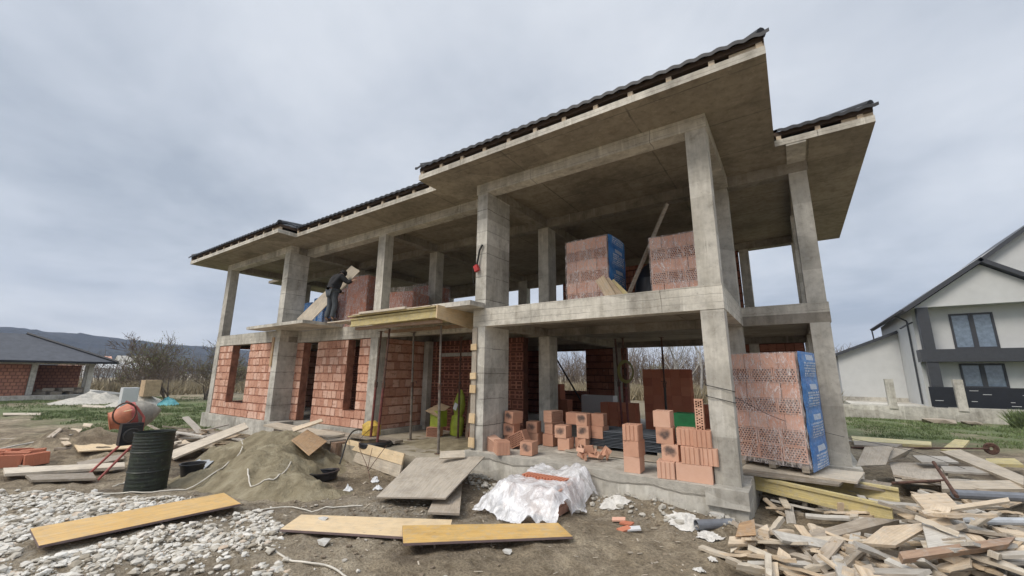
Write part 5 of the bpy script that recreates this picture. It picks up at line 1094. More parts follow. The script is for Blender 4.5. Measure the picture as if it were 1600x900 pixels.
# ---------------------------------------------------------------- scrap timber pile (right foreground)
SC = {}
def scrap_mesh(i):
    r_ = random.Random(100 + i); k = i % 4
    L = (r_.uniform(.14, .34), r_.uniform(.3, .65), r_.uniform(.2, .45), r_.uniform(.7, 1.3))[k]; W = (r_.uniform(.08, .18), r_.uniform(.05, .11), r_.uniform(.035, .07), r_.uniform(.07, .13))[k]; T = (.026, .028, .05, .03)[k]
    m_ = MB(); sk = r_.uniform(-.04, .04); 
    n = 5; vs = []; 
    for q in range(n + 1):
        x = -L / 2 + L * q / n; bow = .012 * math.sin(q) * r_.uniform(-1, 1); o_ = sk * (1 if q == 0 else -1 if q == n else 0)
        ww = W / 2 * (1 - (.25 * r_.random() if (q in (0, n) and r_.random() < .3) else 0))
        vs += [(x + o_, -ww, -T / 2 + bow), (x - o_, ww, -T / 2 + bow), (x - o_, ww, T / 2 + bow), (x + o_, -ww, T / 2 + bow)]
    fs = []; uvs = []
    for q in range(n):
        for e_ in range(4):
            f = (q * 4 + e_, q * 4 + (e_ + 1) % 4, (q + 1) * 4 + (e_ + 1) % 4, (q + 1) * 4 + e_); fs.append(f); uvs.append([(vs[z_][0], vs[z_][1] + vs[z_][2]) for z_ in f])
    fs += [(3, 2, 1, 0), (n * 4, n * 4 + 1, n * 4 + 2, n * 4 + 3)]; uvs += [[(0, 0), (0, .1), (.05, .1), (.05, 0)]] * 2
    m_.add(vs, fs, 0, uvs); mt_ = ('wood_fresh', 'wood_fresh', 'wood_pale', 'wood_old', 'wood_fresh', 'wood_pale', 'wood_old', 'wood_white')[i % 8 if i < 16 else (i * 5) % 8]
    o = m_.build('t', mt_); me = o.data; me.name = 'scrap_piece'; bpy.data.objects.remove(o); return me, mt_, k
SCR = [scrap_mesh(i) for i in range(40)]
LBL = {'wood_fresh': 'fresh yellowish offcut', 'wood_pale': 'pale weathered offcut', 'wood_old': 'old grey-brown offcut', 'wood_brown': 'dark brown offcut', 'wood_white': 'whitish painted offcut'}
def pile_top(x, y): return ground_z(x, y) + .03 + .27 * blob(x, y, 1.15, 6.7, .9, 1.0, .3) + .15 * blob(x, y, 1.6, 8.6, 1.2, 1.6)
cnt = 0; PP = [(-.95, 5.55), (-.6, 5.0), (.1, 4.75), (1.3, 5.3), (2.9, 8.1), (3.2, 10.0), (2.4, 10.4), (1.2, 9.6), (1.25, 8.0), (.95, 7.3), (.55, 6.75), (-.1, 6.55), (-.6, 6.3)]
rs_ = random.Random(77)
while cnt < 285:
    x, y = rs_.uniform(-1, 3.3), rs_.uniform(4.7, 10.4)
    if not inpoly(x, y, PP): continue
    if y > 7.6 and rs_.random() < .55: continue
    me_, mt_, k = SCR[rs_.randrange(40)]
    if x < -.1 and k == 3: continue
    lay = rs_.random(); z = ground_z(x, y) + .02 + (pile_top(x, y) - ground_z(x, y)) * lay + .02 * rs_.random() + .05 * (cnt % 3)
    if x < 1.0: z = min(z, .20)
    o = bpy.data.objects.new('wood_offcut', me_); COL.objects.link(o); o.location = (x, y, z); o.rotation_euler = (rs_.gauss(0, .30), rs_.gauss(0, .20), rs_.choice((rs_.gauss(.6, .5), rs_.gauss(-.2, .4), rs_.uniform(0, 3.1))))
    tag(o, ('short ', 'narrow ', 'stubby ', 'long ')[k] + LBL[mt_] + ' lying in the scrap timber pile', 'offcut', 'offcuts in the scrap timber pile'); cnt += 1
# darker boards in the hollow under the yellow beam
for k in range(26):
    me_, mt_, kk = SCR[rs_.randrange(40)]; x, y = rs_.uniform(-.65, .7), rs_.uniform(7.1, 9.0)
    o = bpy.data.objects.new('wood_offcut', me_); COL.objects.link(o); o.location = (x, y, ground_z(x, y) + .05 + .12 * rs_.random()); o.rotation_euler = (rs_.gauss(0, .2), rs_.gauss(0, .2), rs_.uniform(0, 3)); tag(o, 'offcut lying in the dark hollow under the yellow beam', 'offcut', 'offcuts under the yellow beam')
# left board pile next to the plinth corner
PL = [(-13.0, 4.0), (-12.0, 4.3), (-13.2, 6.0), (-16.5, 6.4), (-17.8, 5.6), (-15.0, 4.4)]; cnt = 0
while cnt < 46:
    x, y = rs_.uniform(-18, -12), rs_.uniform(3.9, 6.5)
    if not inpoly(x, y, PL): continue
    me_, mt_, k = SCR[rs_.randrange(40)]
    if mt_ == 'wood_fresh' and rs_.random() < .7: continue
    o = bpy.data.objects.new('old_board', me_); COL.objects.link(o); o.location = (x, y, ground_z(x, y) + .04 + .36 * blob(x, y, -15, 5.2, 1.6, .8) * rs_.random()); o.scale = (1.5, 1.5, 1.2); o.rotation_euler = (rs_.gauss(0, .15), rs_.gauss(0, .12), rs_.uniform(0, 3.1)); tag(o, 'weathered board in the pile by the left corner of the house', 'board', 'old boards by the left corner of the house'); cnt += 1
for k in range(22):
    me_, mt_, kk = SCR[rs_.randrange(40)]; x, y = rs_.choice(((rs_.uniform(-19, -12), rs_.uniform(1.6, 4.2)), (rs_.uniform(.9, 3.4), rs_.uniform(11.5, 17.5))))
    o = bpy.data.objects.new('wood_offcut', me_); COL.objects.link(o); o.location = (x, y, ground_z(x, y) + .03); o.rotation_euler = (rs_.gauss(0, .08), rs_.gauss(0, .08), rs_.uniform(0, 3)); o.scale = (1.3, 1.1, 1)
    tag(o, 'stray offcut lying on the mud ' + ('left of the green drum' if x < 0 else 'beyond the scrap sheets on the right'), 'offcut', 'stray offcuts left of the drum' if x < 0 else 'stray offcuts beyond the scrap sheets')
# steel bars and pipes in the pile
def bar(P, Q, r, mat, label, cat='steel bar'):
    m_ = MB(); m_.tube([P, Q], r, 10); tag(m_.build('steel_bar' if 'pipe' not in label else 'pipe', mat, org=P), label, cat)
bar((.93, 13.58, .3), (3.73, 15.46, .3), .02, 'rust', 'rusty steel tube lying across the far scrap')
bar((1.0, 8.56, .47), (1.70, 9.16, .49), .02, 'rust', 'rusty tube lying over the scrap sheets behind the beams')
bar((1.51, 8.68, .80), (1.49, 7.70, .55), .022, 'rust', 'dark steel angle leaning over the scrap sheets')
bar((1.5, 7.85, .55), (2.6, 8.6, .5), .055, 'pipe_grey', 'thick dark grey pipe at the right edge of the pile', 'pipe')
bar((1.3, 6.9, .45), (2.4, 7.5, .48), .04, 'sheet_grey', 'thin light pipe under the long fresh batten', 'pipe')
m_ = MB(); m_.lathe([(.06, -.02), (.2, -.04), (.24, 0), (.2, .04), (.06, .02), (.06, -.02)], 20, R=RX); o = m_.build('wheel', 'rust'); o.location = (3.78, 15.5, .3); o.scale = (.6, .6, .6); tag(o, 'small rusty wheel at the end of the far steel tube', 'wheel')

# wood chips, straw and splinters trodden into the earth
ch = MB(); r_ = random.Random(12)
for k in range(800):
    x, y = r_.uniform(-9, 1.2), r_.uniform(1.5, 7.0)
    if inpoly(x, y, DENSE) or r_.random() > .25 + .9 * blob(x, y, -.6, 5.6, 1.3, 1.0) + .4 * blob(x, y, -5, 4.6, 1.6, 1): continue
    if y > 6.5 and x > -5.7: continue
    L = r_.uniform(.008, .05) * (2.6 if r_.random() < .08 else 1); w = r_.uniform(.003, .012); a = r_.uniform(0, 3.14); R = Matrix.Rotation(a, 3, 'Z') @ Matrix.Rotation(r_.gauss(0, .15), 3, 'Y')
    ch.box(-L, L, -w, w, 0, .004, 0, R, (x, y, ground_z(x, y) + .008))
tag(ch.build('wood_chips', 'wood_pale'), 'wood chips and splinters trodden into the earth', 'wood chips', None, 'stuff')

# ---------------------------------------------------------------- the worker on the canopy slab
wk = thing('person', 'worker in black jacket and grey jeans, back turned, holding a long slanting panel upstairs', 'person', (-11.05, 6.75, 3.475)); ORG[wk.name] = (0, 0, 0)
def skin(name, verts, edges, radii, mat, parent, root=0, sub=2):
    me = bpy.data.meshes.new(name); me.from_pydata(verts, edges, []); me.materials.append(M[mat]); ob = bpy.data.objects.new(name, me); COL.objects.link(ob); ob.parent = parent
    sk = ob.modifiers.new('skin', 'SKIN'); sk.use_smooth_shade = True
    for i, r in enumerate(radii):
        d = me.skin_vertices[0].data[i]; d.radius = (r, r) if not isinstance(r, tuple) else r; d.use_root = (i == root)
    ss = ob.modifiers.new('sub', 'SUBSURF'); ss.levels = sub; ss.render_levels = sub; return ob
J = dict(pel=(0, 0, .88), sp=(0, .07, 1.08), ch=(0, .12, 1.30), nk=(.01, .19, 1.42), hd=(.02, .29, 1.47), hl=(-.09, 0, .84), kl=(-.12, .03, .46), al=(-.12, -.04, .09), fl=(-.13, .12, .05),
         hr=(.09, 0, .84), kr=(.12, .05, .47), ar=(.13, -.02, .09), fr=(.15, .14, .05), sl=(-.19, .13, 1.33), el=(-.27, .28, 1.08), wl=(-.2, .42, .93), sr=(.19, .13, 1.33), er=(.33, .27, 1.16), wr=(.46, .3, 1.22))
def mk(names, edges): idx = {n: i for i, n in enumerate(names)}; return [J[n] for n in names], [(idx[a], idx[b_]) for a, b_ in edges]
nm_ = list(J); V_, E_ = mk(nm_, [('pel', 'sp'), ('sp', 'ch'), ('ch', 'nk'), ('nk', 'hd'), ('pel', 'hl'), ('hl', 'kl'), ('kl', 'al'), ('al', 'fl'), ('pel', 'hr'), ('hr', 'kr'), ('kr', 'ar'), ('ar', 'fr'), ('ch', 'sl'), ('sl', 'el'), ('el', 'wl'), ('ch', 'sr'), ('sr', 'er'), ('er', 'wr')])
rad = dict(pel=.12, sp=.12, ch=.13, nk=.055, hd=.085, hl=.085, kl=.055, al=.04, fl=.035, hr=.085, kr=.055, ar=.04, fr=.035, sl=.06, el=.042, wl=.03, sr=.06, er=.042, wr=.03)
body = skin('body', V_, E_, [rad[n] for n in nm_], 'skin', wk)
V_, E_ = mk(['pel', 'sp', 'ch', 'nk', 'sl', 'el', 'wl', 'sr', 'er', 'wr'], [('pel', 'sp'), ('sp', 'ch'), ('ch', 'nk'), ('ch', 'sl'), ('sl', 'el'), ('el', 'wl'), ('ch', 'sr'), ('sr', 'er'), ('er', 'wr')])
V_[0] = (0, .03, 1.0); skin('jacket', V_, E_, [.17, .19, .195, .09, .1, .075, .05, .1, .075, .05], 'jacket', wk, 1)
V_, E_ = mk(['pel', 'sp'], [('pel', 'sp')]); V_ = [(0, .01, .86), (0, .03, .98)]; skin('shirt', V_, E_, [.148, .15], 'shirt', wk)
V_, E_ = mk(['pel', 'hl', 'kl', 'al', 'hr', 'kr', 'ar'], [('pel', 'hl'), ('hl', 'kl'), ('kl', 'al'), ('pel', 'hr'), ('hr', 'kr'), ('kr', 'ar')]); skin('trousers', V_, E_, [.135, .105, .082, .07, .105, .082, .07], 'jeans', wk)
for a, f_ in (('al', 'fl'), ('ar', 'fr')):
    p, q = J[a], J[f_]; skin('boot', [(p[0], p[1] - .02, .045), q, (p[0], p[1], .14)], [(0, 1), (0, 2)], [.055, .045, .055], 'boots', wk)
m_ = MB(); m_.lathe([(0, .115), (.06, .1), (.1, .05), (.11, 0), (.095, -.06)], 16, R=Matrix.Rotation(-.7, 3, 'X'), c=(.02, .28, 1.49)); m_.build('hair', 'dark_hair', wk, smooth=True)
for sx, w_, side in ((-1, 'wl', -1), (1, 'wr', 1)):
    p = Vector(J[w_]); m_ = skin('hand', [tuple(p), tuple(p + Vector((.04 * side, .05, .0))), tuple(p + Vector((.06 * side, .09, .02)))] + [tuple(p + Vector((.06 * side + .018 * (k - 1.5), .13, .01 * k))) for k in range(4)] + [tuple(p + Vector((0, .07, .05)))], [(0, 1), (1, 2)] + [(2, 3 + k) for k in range(4)] + [(1, 7)], [.026, .035, .03] + [.009] * 4 + [.011], 'skin', wk, 0, 1)
bd = MB(); bd.quad([(-13.19, 6.9, 3.70), (-12.42, 6.9, 3.52), (-10.62, 7.3, 5.05), (-11.07, 7.3, 5.28)], .027); tag(bd.build('panel', 'wood_pale', org=(-12.5, 7.0, 3.49)), 'long pale panel held slanting by the worker upstairs', 'panel')
# strap tool hanging on the wide column
st_ = thing('hanging_tool', 'red and black strap tool hanging on the wide front column upstairs', 'tool', (-5.55, 6.76, 4.3))
m_ = MB(); m_.tube([(-5.44, 6.77, 4.82), (-5.50, 6.75, 4.7), (-5.54, 6.75, 4.5), (-5.56, 6.74, 4.38)], .022, 6); m_.build('strap', 'cable_black', st_)
m_ = MB(); m_.box(-.07, .07, -.05, .02, -.12, .08, R=Matrix.Rotation(-.4, 3, 'Y') @ Matrix.Diagonal((.75, 1, .7)), c=(-5.57, 6.75, 4.3)); m_.build('case', 'strap_red', st_)
m_ = MB(); m_.tube([(-5.6, 6.75, 4.36), (-5.67, 6.74, 4.25), (-5.66, 6.75, 4.0), (-5.64, 6.76, 3.9)], .008, 6); m_.build('cord', 'cable_black', st_)
# ---------------------------------------------------------------- neighbouring white house
nb = thing('white_house', 'white two-storey gabled house with dark grey frame beyond the fence', 'house', (9.5, 38, 0))
def np_(m_, name, mats, parent=None, **k): return m_.build(name, mats, parent or nb, **k)
def wall_poly_xz(poly, y0, y1, mi=0):
    m_ = MB(); n = len(poly); vs = [(x, y0, z) for x, z in poly] + [(x, y1, z) for x, z in poly]
    m_.add(vs, [tuple(range(n)), tuple(range(n, 2 * n))[::-1]] + [(i, n + i, n + (i + 1) % n, (i + 1) % n) for i in range(n)]); return m_
np_(wall_poly_xz([(6.35, .3), (12.55, .3), (12.55, 6.15), (9.45, 8.45), (6.35, 6.15)], 34.9, 46), 'wall', 'white_paint')
np_(wall_poly_xz([(6.35, 6.15), (12.55, 6.15), (9.45, 8.45)], 34.02, 34.9), 'gable', 'white_paint')
np_(wall_poly_xz([(9.0, 6.0), (17, 6.0), (17, 10.2), (13.3, 11.6), (9.0, 8.45)], 36.5, 44), 'gable', 'white_paint')
for x_ in (6.45, 12.0): m_ = MB(); m_.box(x_, x_ + .5, 33.95, 34.45, .3, 6.14); np_(m_, 'frame_column', 'anthracite')
m_ = MB(); m_.box(6.25, 12.7, 33.9, 34.89, 2.92, 3.64); np_(m_, 'frame_beam', 'anthracite')
for (x0, x1, z0, z1) in ((7.95, 9.75, 3.68, 5.75), (7.95, 9.75, 1.45, 2.82), (10.6, 11.8, 1.0, 2.82)):
    w = MB(); y = 34.84
    w.box(x0, x0 + .1, y, 34.93, z0, z1); w.box(x1 - .1, x1, y, 34.93, z0, z1); w.box(x0 + .1, x1 - .1, y, 34.93, z1 - .1, z1); w.box(x0 + .1, x1 - .1, y, 34.93, z0, z0 + .1); w.box((x0 + x1) / 2 - .1, (x0 + x1) / 2 + .1, y + .002, 34.93, z0 + .1, z1 - .1)
    wo = np_(w, 'window', 'anthracite'); sl = MB(); sl.box(x0 - .05, x1 + .05, 34.78, 34.9, z0 - .05, z0 - .003); np_(sl, 'sill', 'anthracite', wo); g = MB(); g.box(x0 + .1, x1 - .1, 34.895, 34.91, z0 + .1, z1 - .1); np_(g, 'pane', 'glass', wo)
def roofp(pts, th=.22, nm='roof'): m_ = MB(); m_.quad(pts, th); return np_(m_, nm, 'anthracite')
roofp([(5.75, 33.6, 6.05), (9.45, 33.6, 8.78), (9.45, 46.3, 8.78), (5.75, 46.3, 6.05)]); roofp([(13.15, 33.6, 6.05), (9.45, 33.6, 8.78), (9.45, 46.3, 8.78), (13.15, 46.3, 6.05)])
roofp([(9.3, 36.1, 8.55), (13.3, 36.1, 11.75), (13.3, 44.3, 11.75), (9.3, 44.3, 8.55)]); roofp([(17.3, 36.1, 8.6), (13.3, 36.1, 11.75), (13.3, 44.3, 11.75), (17.3, 44.3, 8.6)])
m_ = MB(); m_.tube([(5.72, 33.7, 6.0), (5.72, 46.2, 6.0)], .07, 8); np_(m_, 'gutter', 'anthracite'); m_ = MB(); m_.tube([(5.75, 36.0, 5.95), (6.25, 36.0, 5.6), (6.28, 36.0, 5.5), (6.28, 36.0, .4)], .05, 8); np_(m_, 'downpipe', 'anthracite'); m_ = MB(); m_.tube([(5.75, 46.0, 5.95), (5.8, 46.0, 4.8)], .05, 8); np_(m_, 'downpipe', 'anthracite')
m_ = MB(); m_.tube([(6.3, 34.8, 5.35), (6.0, 34.4, 5.2), (5.6, 34.1, 4.95)], .05, 8); np_(m_, 'spout', 'anthracite')
an = wall_poly_xz([(2.75, .3), (6.34, .3), (6.34, 5.2), (2.75, 3.7)], 40, 46); np_(an, 'annex_wall', 'white_paint')
roofp([(2.3, 39.6, 3.62), (6.3, 39.6, 5.3), (6.3, 46.3, 5.3), (2.3, 46.3, 3.62)], .2, 'annex_roof')
m_ = MB(); m_.box(2.72, 12.6, 34.87, 46.03, -.2, .32); m_.box(2.7, 6.3, 39.97, 40.5, -.2, .6); np_(m_, 'base_course', 'concrete_plinth')
# fence: concrete plinth wall, posts, dark slat panels
fn = thing('garden_fence', 'low concrete fence wall with posts and black panels before the white house', 'fence', (6, 28, 0))
m_ = MB(); m_.box(.4, 17, 27.95, 28.15, -.3, .62); m_.build('base_wall', 'concrete_plinth', fn)
for x in (1.4, 3.8, 6.22, 8.9, 11.6, 14.4):
    m_ = MB(); m_.box(x - .16, x + .16, 27.9, 28.2, .5, 1.93); m_.build('post', 'concrete_plinth', fn)
for x0, x1 in ((5.2, 6.04), (6.4, 8.72), (9.08, 11.42), (11.78, 14.2)):
    m_ = MB(); m_.box(x0, x1, 28.02, 28.05, .66, 1.58); pn = m_.build('panel', 'fence_panel', fn)
    for k in range(5):
        z = .78 + k * .16; xx = x0 + .15
        while xx < x1 - .3:
            L = U(.12, .3)
            if rnd() < .3: m_ = MB(); m_.box(xx, xx + L, 28.012, 28.0195, z, z + .018); m_.build('slot', 'cabinet_white', pn)
            xx += .4
# rock heap and bush by the fence
for x, y, r, lb in ((4.9, 26.4, .38, 'dark boulder in the grass before the fence'), (6.0, 26.6, .22, 'smaller dark stone right of the boulder')):
    V, F = ICO[6]; m_ = MB(); m_.add([tuple(v_ * [r * 1.8, r, r * .8]) for v_ in V], [tuple(int(i) for i in f) for f in F]); o = m_.build('boulder', 'wood_old'); o.location = (x, y, .08); tag(o, lb, 'boulder')
# ---------------------------------------------------------------- bungalow on the left
bg_ = thing('brick_bungalow', 'unfinished red brick bungalow with dark tiled hip roof at the left', 'house', (-48, 4, 0))
def bp(m_, name, mats, parent=None): return m_.build(name, mats, parent or bg_)
m_ = MB(); m_.box(-56, -43.6, -8, 10.4, -.2, .3); bp(m_, 'base_slab', 'concrete_plinth')
m_ = MB(); m_.box(-52, -45.0, -6, 5.1, .301, 2.45); bp(m_, 'wall', 'brick_far')
m_ = MB(); m_.box(-52, -47.6, 5.101, 8.1, .301, 2.45); bp(m_, 'wall', 'brick_far')
for y in (5.15, 8.05): m_ = MB(); m_.box(-45.15, -44.85, y - .02, y + .28, .301, 2.45); bp(m_, 'column', 'concrete')
m_ = MB(); m_.box(-46.2, -45.95, 8.05, 8.3, .301, 2.45); bp(m_, 'column', 'concrete')
m_ = MB(); m_.box(-45.2, -44.84, -6, 8.4, 2.452, 2.62); bp(m_, 'beam', 'concrete')
m_ = MB(); vs = [(-43.9, -7, 2.66), (-43.9, 9.4, 2.66), (-53, 9.4, 2.66), (-53, -7, 2.66), (-48.4, -2.4, 4.75), (-48.4, 4.9, 4.75)]
m_.add(vs, [(0, 1, 5, 4), (1, 2, 5), (2, 3, 4, 5), (3, 0, 4), (3, 2, 1, 0)]); rf = bp(m_, 'roof', 'tile_grey')
m_ = MB(); m_.tube([(-43.9, 9.4, 2.72), (-48.4, 4.9, 4.8)], .1, 6); bp(m_, 'hip_ridge', 'tile', rf); m_ = MB(); m_.box(-43.95, -43.78, -7, 9.45, 2.55, 2.7); bp(m_, 'gutter', 'tile', rf)
for k in range(9): m_ = MB(); m_.box(-.6, .6, -.3, .3, 0, .22); o = m_.build('board_stack', 'wood_old'); o.location = (-45.9 + U(-.5, .8), 5.8 + k * .25, .3 + .12 * (k % 3)); o.rotation_euler = (0, 0, U(-.4, 1)); tag(o, 'dim stack of material under the bungalow porch', 'boards', 'material under the bungalow porch')
# white cabinet, cardboard box, heap, tarp
cb_ = thing('utility_cabinet', 'white electrical cabinet standing in the grass', 'cabinet', (-29.5, 7.0, 0))
m_ = MB(); m_.box(-29.75, -29.25, 6.7, 7.35, 0, 1.16); m_.build('housing', 'cabinet_white', cb_); m_ = MB(); m_.box(-29.24, -29.225, 6.74, 7.31, .1, 1.1); m_.build('door', 'cabinet_white', cb_)
m_ = MB(); m_.box(-.4, .4, -.02, .75, 0, .95); o = m_.build('cardboard_box', 'cardboard'); o.location = (-32.5, 8.3, .55); tag(o, 'tan cardboard box on the rubble behind the cabinet', 'box')
def mound(name, mat, x, y, rx, ry, h, lb, ct):
    m_ = MB(); n = 22; vs = []
    for j in range(n + 1):
        for i in range(n + 1):
            u, w = i / n * 2 - 1, j / n * 2 - 1; vs.append((x + u * rx * 1.4, y + w * ry * 1.4, h * max(0, math.exp(-2.2 * (u * u + w * w) * 1.4) - .1) * (1 + .5 * fbm(u * 4, w * 4, x)) - .03))
    m_.add(vs, [(j * (n + 1) + i, j * (n + 1) + i + 1, (j + 1) * (n + 1) + i + 1, (j + 1) * (n + 1) + i) for j in range(n) for i in range(n)]); tag(m_.build(name, mat, org=(x, y, 0)), lb, ct)
mound('rubble_heap', 'mortar_spill', -33, 8.4, 1.2, 1.5, .75, 'pale heap of rubble behind the white cabinet', 'heap'); mound('tarpaulin', 'tarp_teal', -32, 9.5, .7, .6, .5, 'crumpled teal tarpaulin beside the cardboard box', 'tarpaulin')
mound('rubble_heap', 'mortar_spill', -38, 7.4, 1.8, 2.0, .7, 'pale gravel heap in front of the bungalow corner', 'heap')
# far village and white hall
for k, (x, y, w, h, mt_, lb) in enumerate(((-190, 42, 18, 5, 'white_paint', 'long white hall far off at the foot of the hills'), (-200, 33, 8, 6, 'brick_pink', 'far house with a pinkish roof left of the white hall'), (-230, 43, 8, 8, 'brick_pink', 'far pinkish house above the white hall'), (-215, 50, 9, 8, 'mortar_spill', 'far grey house behind the white hall'))):
    t = thing('far_building', lb, 'building', (x, y, 0)); m_ = MB(); m_.box(x - 4, x + 4, y - w / 2, y + w / 2, 0, h * .6); m_.build('wall', 'white_paint', t)
    m_ = MB(); m_.add([(x - 4.5, y - w / 2, h * .6), (x + 4.5, y - w / 2, h * .6), (x, y - w / 2, h), (x - 4.5, y + w / 2, h * .6), (x + 4.5, y + w / 2, h * .6), (x, y + w / 2, h)], [(0, 1, 2), (5, 4, 3), (1, 4, 5, 2), (0, 2, 5, 3), (0, 3, 4, 1)]); m_.build('roof', mt_, t)

# ---------------------------------------------------------------- bare trees
def tree(name, label, x, y, h, seed, spread=.5, trunk_r=.12, mat='bark', stems=1, depth=6, group=None, split=.0, bud=None, rad_min=.008):
    r_ = random.Random(seed); t = thing(name, label, 'tree' if 'bush' not in name else 'bush', (x, y, 0), 0, group); ORG[t.name] = (0, 0, 0); tr, cr = MB(), MB(); bd_ = []
    def grow(p, d, L, r, dep, m_):
        pts = [p]; rr = [r]; n = 3
        for k in range(n):
            d = (d + Vector((r_.gauss(0, .13), r_.gauss(0, .13), r_.gauss(.03, .08)))).normalized(); p = p + d * L / n; pts.append(p); rr.append(max(rad_min * .6, r * (1 - .38 * (k + 1) / n)))
        m_.tube([tuple(q) for q in pts], rr, 5 if r > .03 else 3, cap=False)
        if dep <= 0: bd_.append(p); return
        kk = r_.choice((2, 3, 3)) if dep > 1 else r_.choice((2, 3, 4))
        for k in range(kk):
            q = pts[r_.choice((1, 2, 3, 3))] if k else pts[-1]; a = Vector((r_.gauss(0, 1), r_.gauss(0, 1), r_.gauss(.1, .7))).normalized()
            nd = (d * (1 - spread) + a * spread * r_.uniform(.6, 1.3) + Vector((0, 0, .12))).normalized(); grow(q, nd, L * r_.uniform(.62, .86), max(rad_min, rr[-1] * r_.uniform(.55, .8)), dep - 1, cr)
    for s_ in range(stems):
        a = r_.uniform(0, 6.28); d = Vector((math.cos(a) * (.0 if stems == 1 else .45), math.sin(a) * (.0 if stems == 1 else .45), 1)).normalized(); grow(Vector((r_.uniform(-.2, .2) * (stems > 1), r_.uniform(-.2, .2) * (stems > 1), -.1)), d, h * .3, trunk_r, depth, tr)
    tr.build('trunk', mat, t, smooth=True)
    if bud:
        for p in bd_:
            for k in range(2):
                s_ = .05; q = p + Vector((r_.gauss(0, .12), r_.gauss(0, .12), r_.gauss(0, .1))); a = [q + Vector((r_.uniform(-s_, s_), r_.uniform(-s_, s_), r_.uniform(-s_, s_))) for _ in range(3)]; cr.add([tuple(v_) for v_ in a], [(0, 1, 2)], 1)
    cr.build('crown', ['twig' if mat == 'bark' else mat, bud or 'twig'], t); return t
tree('bare_tree', 'dark bare tree between the bungalow and the concrete house', -56, 14.2, 5.6, 3, .5, .2, rad_min=.022, depth=6)
tree('budding_bush', 'wide thin bush coming into bud right of the bare tree', -38, 11.2, 5.2, 5, .5, .06, stems=6, depth=5, bud='bud_green', rad_min=.014)
tree('budding_bush', 'second thin bush close to the left column of the house', -36, 12.9, 4.6, 8, .5, .05, stems=5, depth=5, bud='bud_green', rad_min=.014)
tree('budding_bush', 'low brown bush far behind the brick window opening', -44, 17.5, 3.4, 9, .5, .05, stems=5, depth=5, bud='bud_green', rad_min=.014)
for i, (x, y, h, sd) in enumerate(((-7.6, 36, 12, 11), (-6.6, 37.5, 13, 12), (-4.4, 36, 12, 14), (-10.2, 41, 11, 15))):
    tree('birch_tree', ('tall bare pale-barked tree seen through the right rear opening, leftmost trunk', 'tall bare pale-barked tree right of the leftmost trunk in the rear opening', 'bare pale-barked tree nearest the corner column in the rear opening', 'bare pale-barked tree between the rear window and the rear opening')[i], x, y, h, sd, .42, .13, 'bark_birch', 1, 6, rad_min=.014)
tree('budding_bush', 'green-tinged bush behind the hanging coil in the rear opening', -8.6, 33, 3.0, 21, .5, .05, stems=6, depth=5, bud='bud_green', rad_min=.012)
# a far thicket nobody could count
th = MB(); r_ = random.Random(4)
def thicket(x, y, h, m_=th):
    for k in range(26):
        a = r_.uniform(0, 6.28); p = Vector((x + r_.gauss(0, 1.4), y + r_.gauss(0, 1.2), 0)); d = Vector((r_.gauss(0, .22), r_.gauss(0, .22), 1)); hh = h * r_.uniform(.5, 1.05); q = p + d * hh * .5; e_ = q + Vector((r_.gauss(0, .3), r_.gauss(0, .3), 1)) * hh * .5
        m_.tube([tuple(p), tuple(q), tuple(e_)], [.05, .035, .012], 3, cap=False)
        for j in range(7):
            s_ = p.lerp(e_, r_.uniform(.3, .95)); f_ = s_ + Vector((r_.gauss(0, .7), r_.gauss(0, .7), r_.uniform(.3, 1.3))); m_.tube([tuple(s_), tuple(f_)], [.022, .008], 3, cap=False)
for k in range(60): thicket(-48 + 1.15 * k + r_.uniform(-1, 1), 62 + r_.uniform(-4, 6), r_.uniform(4.2, 7.0))
for k in range(34): thicket(-68 + r_.uniform(-10, 6), 12 + k * 1.3, r_.uniform(2.2, 4.4))
tag(th.build('thicket', 'twig'), 'far brown thicket of leafless trees behind the house', 'thicket', None, 'stuff')
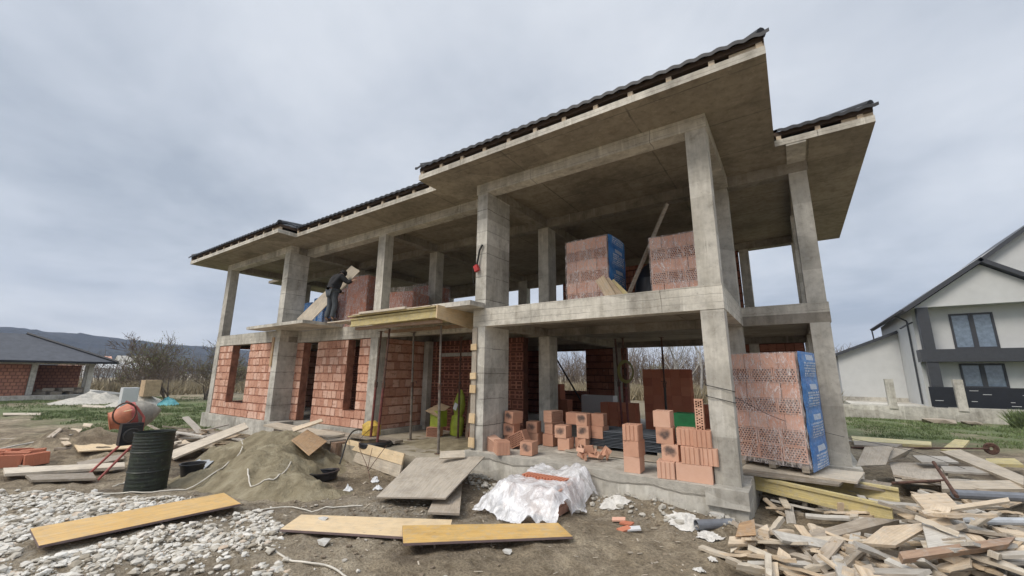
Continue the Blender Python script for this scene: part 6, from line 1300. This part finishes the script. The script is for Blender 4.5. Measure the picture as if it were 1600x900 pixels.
# grass and dry reeds
def blades(name, mat, regions, lb, n, hmin, hmax, w, test=None):
    V, F = [], []; r_ = random.Random(hash(name) % 1000 if False else 17)
    for _ in range(n):
        x0, x1, y0, y1 = r_.choice(regions); x, y = r_.uniform(x0, x1), r_.uniform(y0, y1)
        if test and not test(x, y): continue
        z = ground_z(x, y)
        for k in range(4):
            a = r_.uniform(0, 6.28); h = r_.uniform(hmin, hmax); dx, dy = math.cos(a) * w, math.sin(a) * w; ox, oy = r_.gauss(0, .07), r_.gauss(0, .07); lx, ly = r_.gauss(0, .4) * h, r_.gauss(0, .4) * h; o = len(V)
            V += [(x + ox - dx, y + oy - dy, z - .01), (x + ox + dx, y + oy + dy, z - .01), (x + ox + lx, y + oy + ly, z + h)]; F.append((o, o + 1, o + 2))
    me = bpy.data.meshes.new(name); me.from_pydata(V, [], F); me.materials.append(M[mat]); ob = bpy.data.objects.new(name, me); COL.objects.link(ob); tag(ob, lb, 'grass', None, 'stuff')
blades('grass', 'grass_blade', [(-42, -17, 3.4, 14), (-32, -17, 3.4, 10), (.8, 9, 18.5, 27.6), (-48, -40, 2, 12)], 'short green grass with muddy gaps', 18000, .03, .10, .018, lambda x, y: zone(x, y)[0] > .35 and fbm(x * .5, y * .5, 6) > -.15)
blades('reeds', 'dry_blade', [(-40, 2, 34, 58), (-30, 2, 34, 44), (-70, -45, 11, 40)], 'dry pale reeds in the field behind the house', 9000, .5, 1.3, .05)
blades('weeds', 'grass_blade', [(7.3, 8.8, 25.6, 26.8)], 'clump of green weeds by the fence at the right edge', 700, .3, .8, .04)
# ---------------------------------------------------------------- air
hz = MB(); hz.box(-1080, 500, -600, 1250, -25.0, 170)
s = bpy.data.materials.new('haze'); s.use_nodes = True; s.node_tree.nodes.clear(); oo = s.node_tree.nodes.new('ShaderNodeOutputMaterial'); pv = s.node_tree.nodes.new('ShaderNodeVolumePrincipled')
pv.inputs['Color'].default_value = (.50, .66, 1.0, 1); pv.inputs['Density'].default_value = .00030; s.node_tree.links.new(pv.outputs[0], oo.inputs['Volume']); M['haze'] = s
HAZE = True
if HAZE: tag(hz.build('haze', 'haze'), kind='stuff')
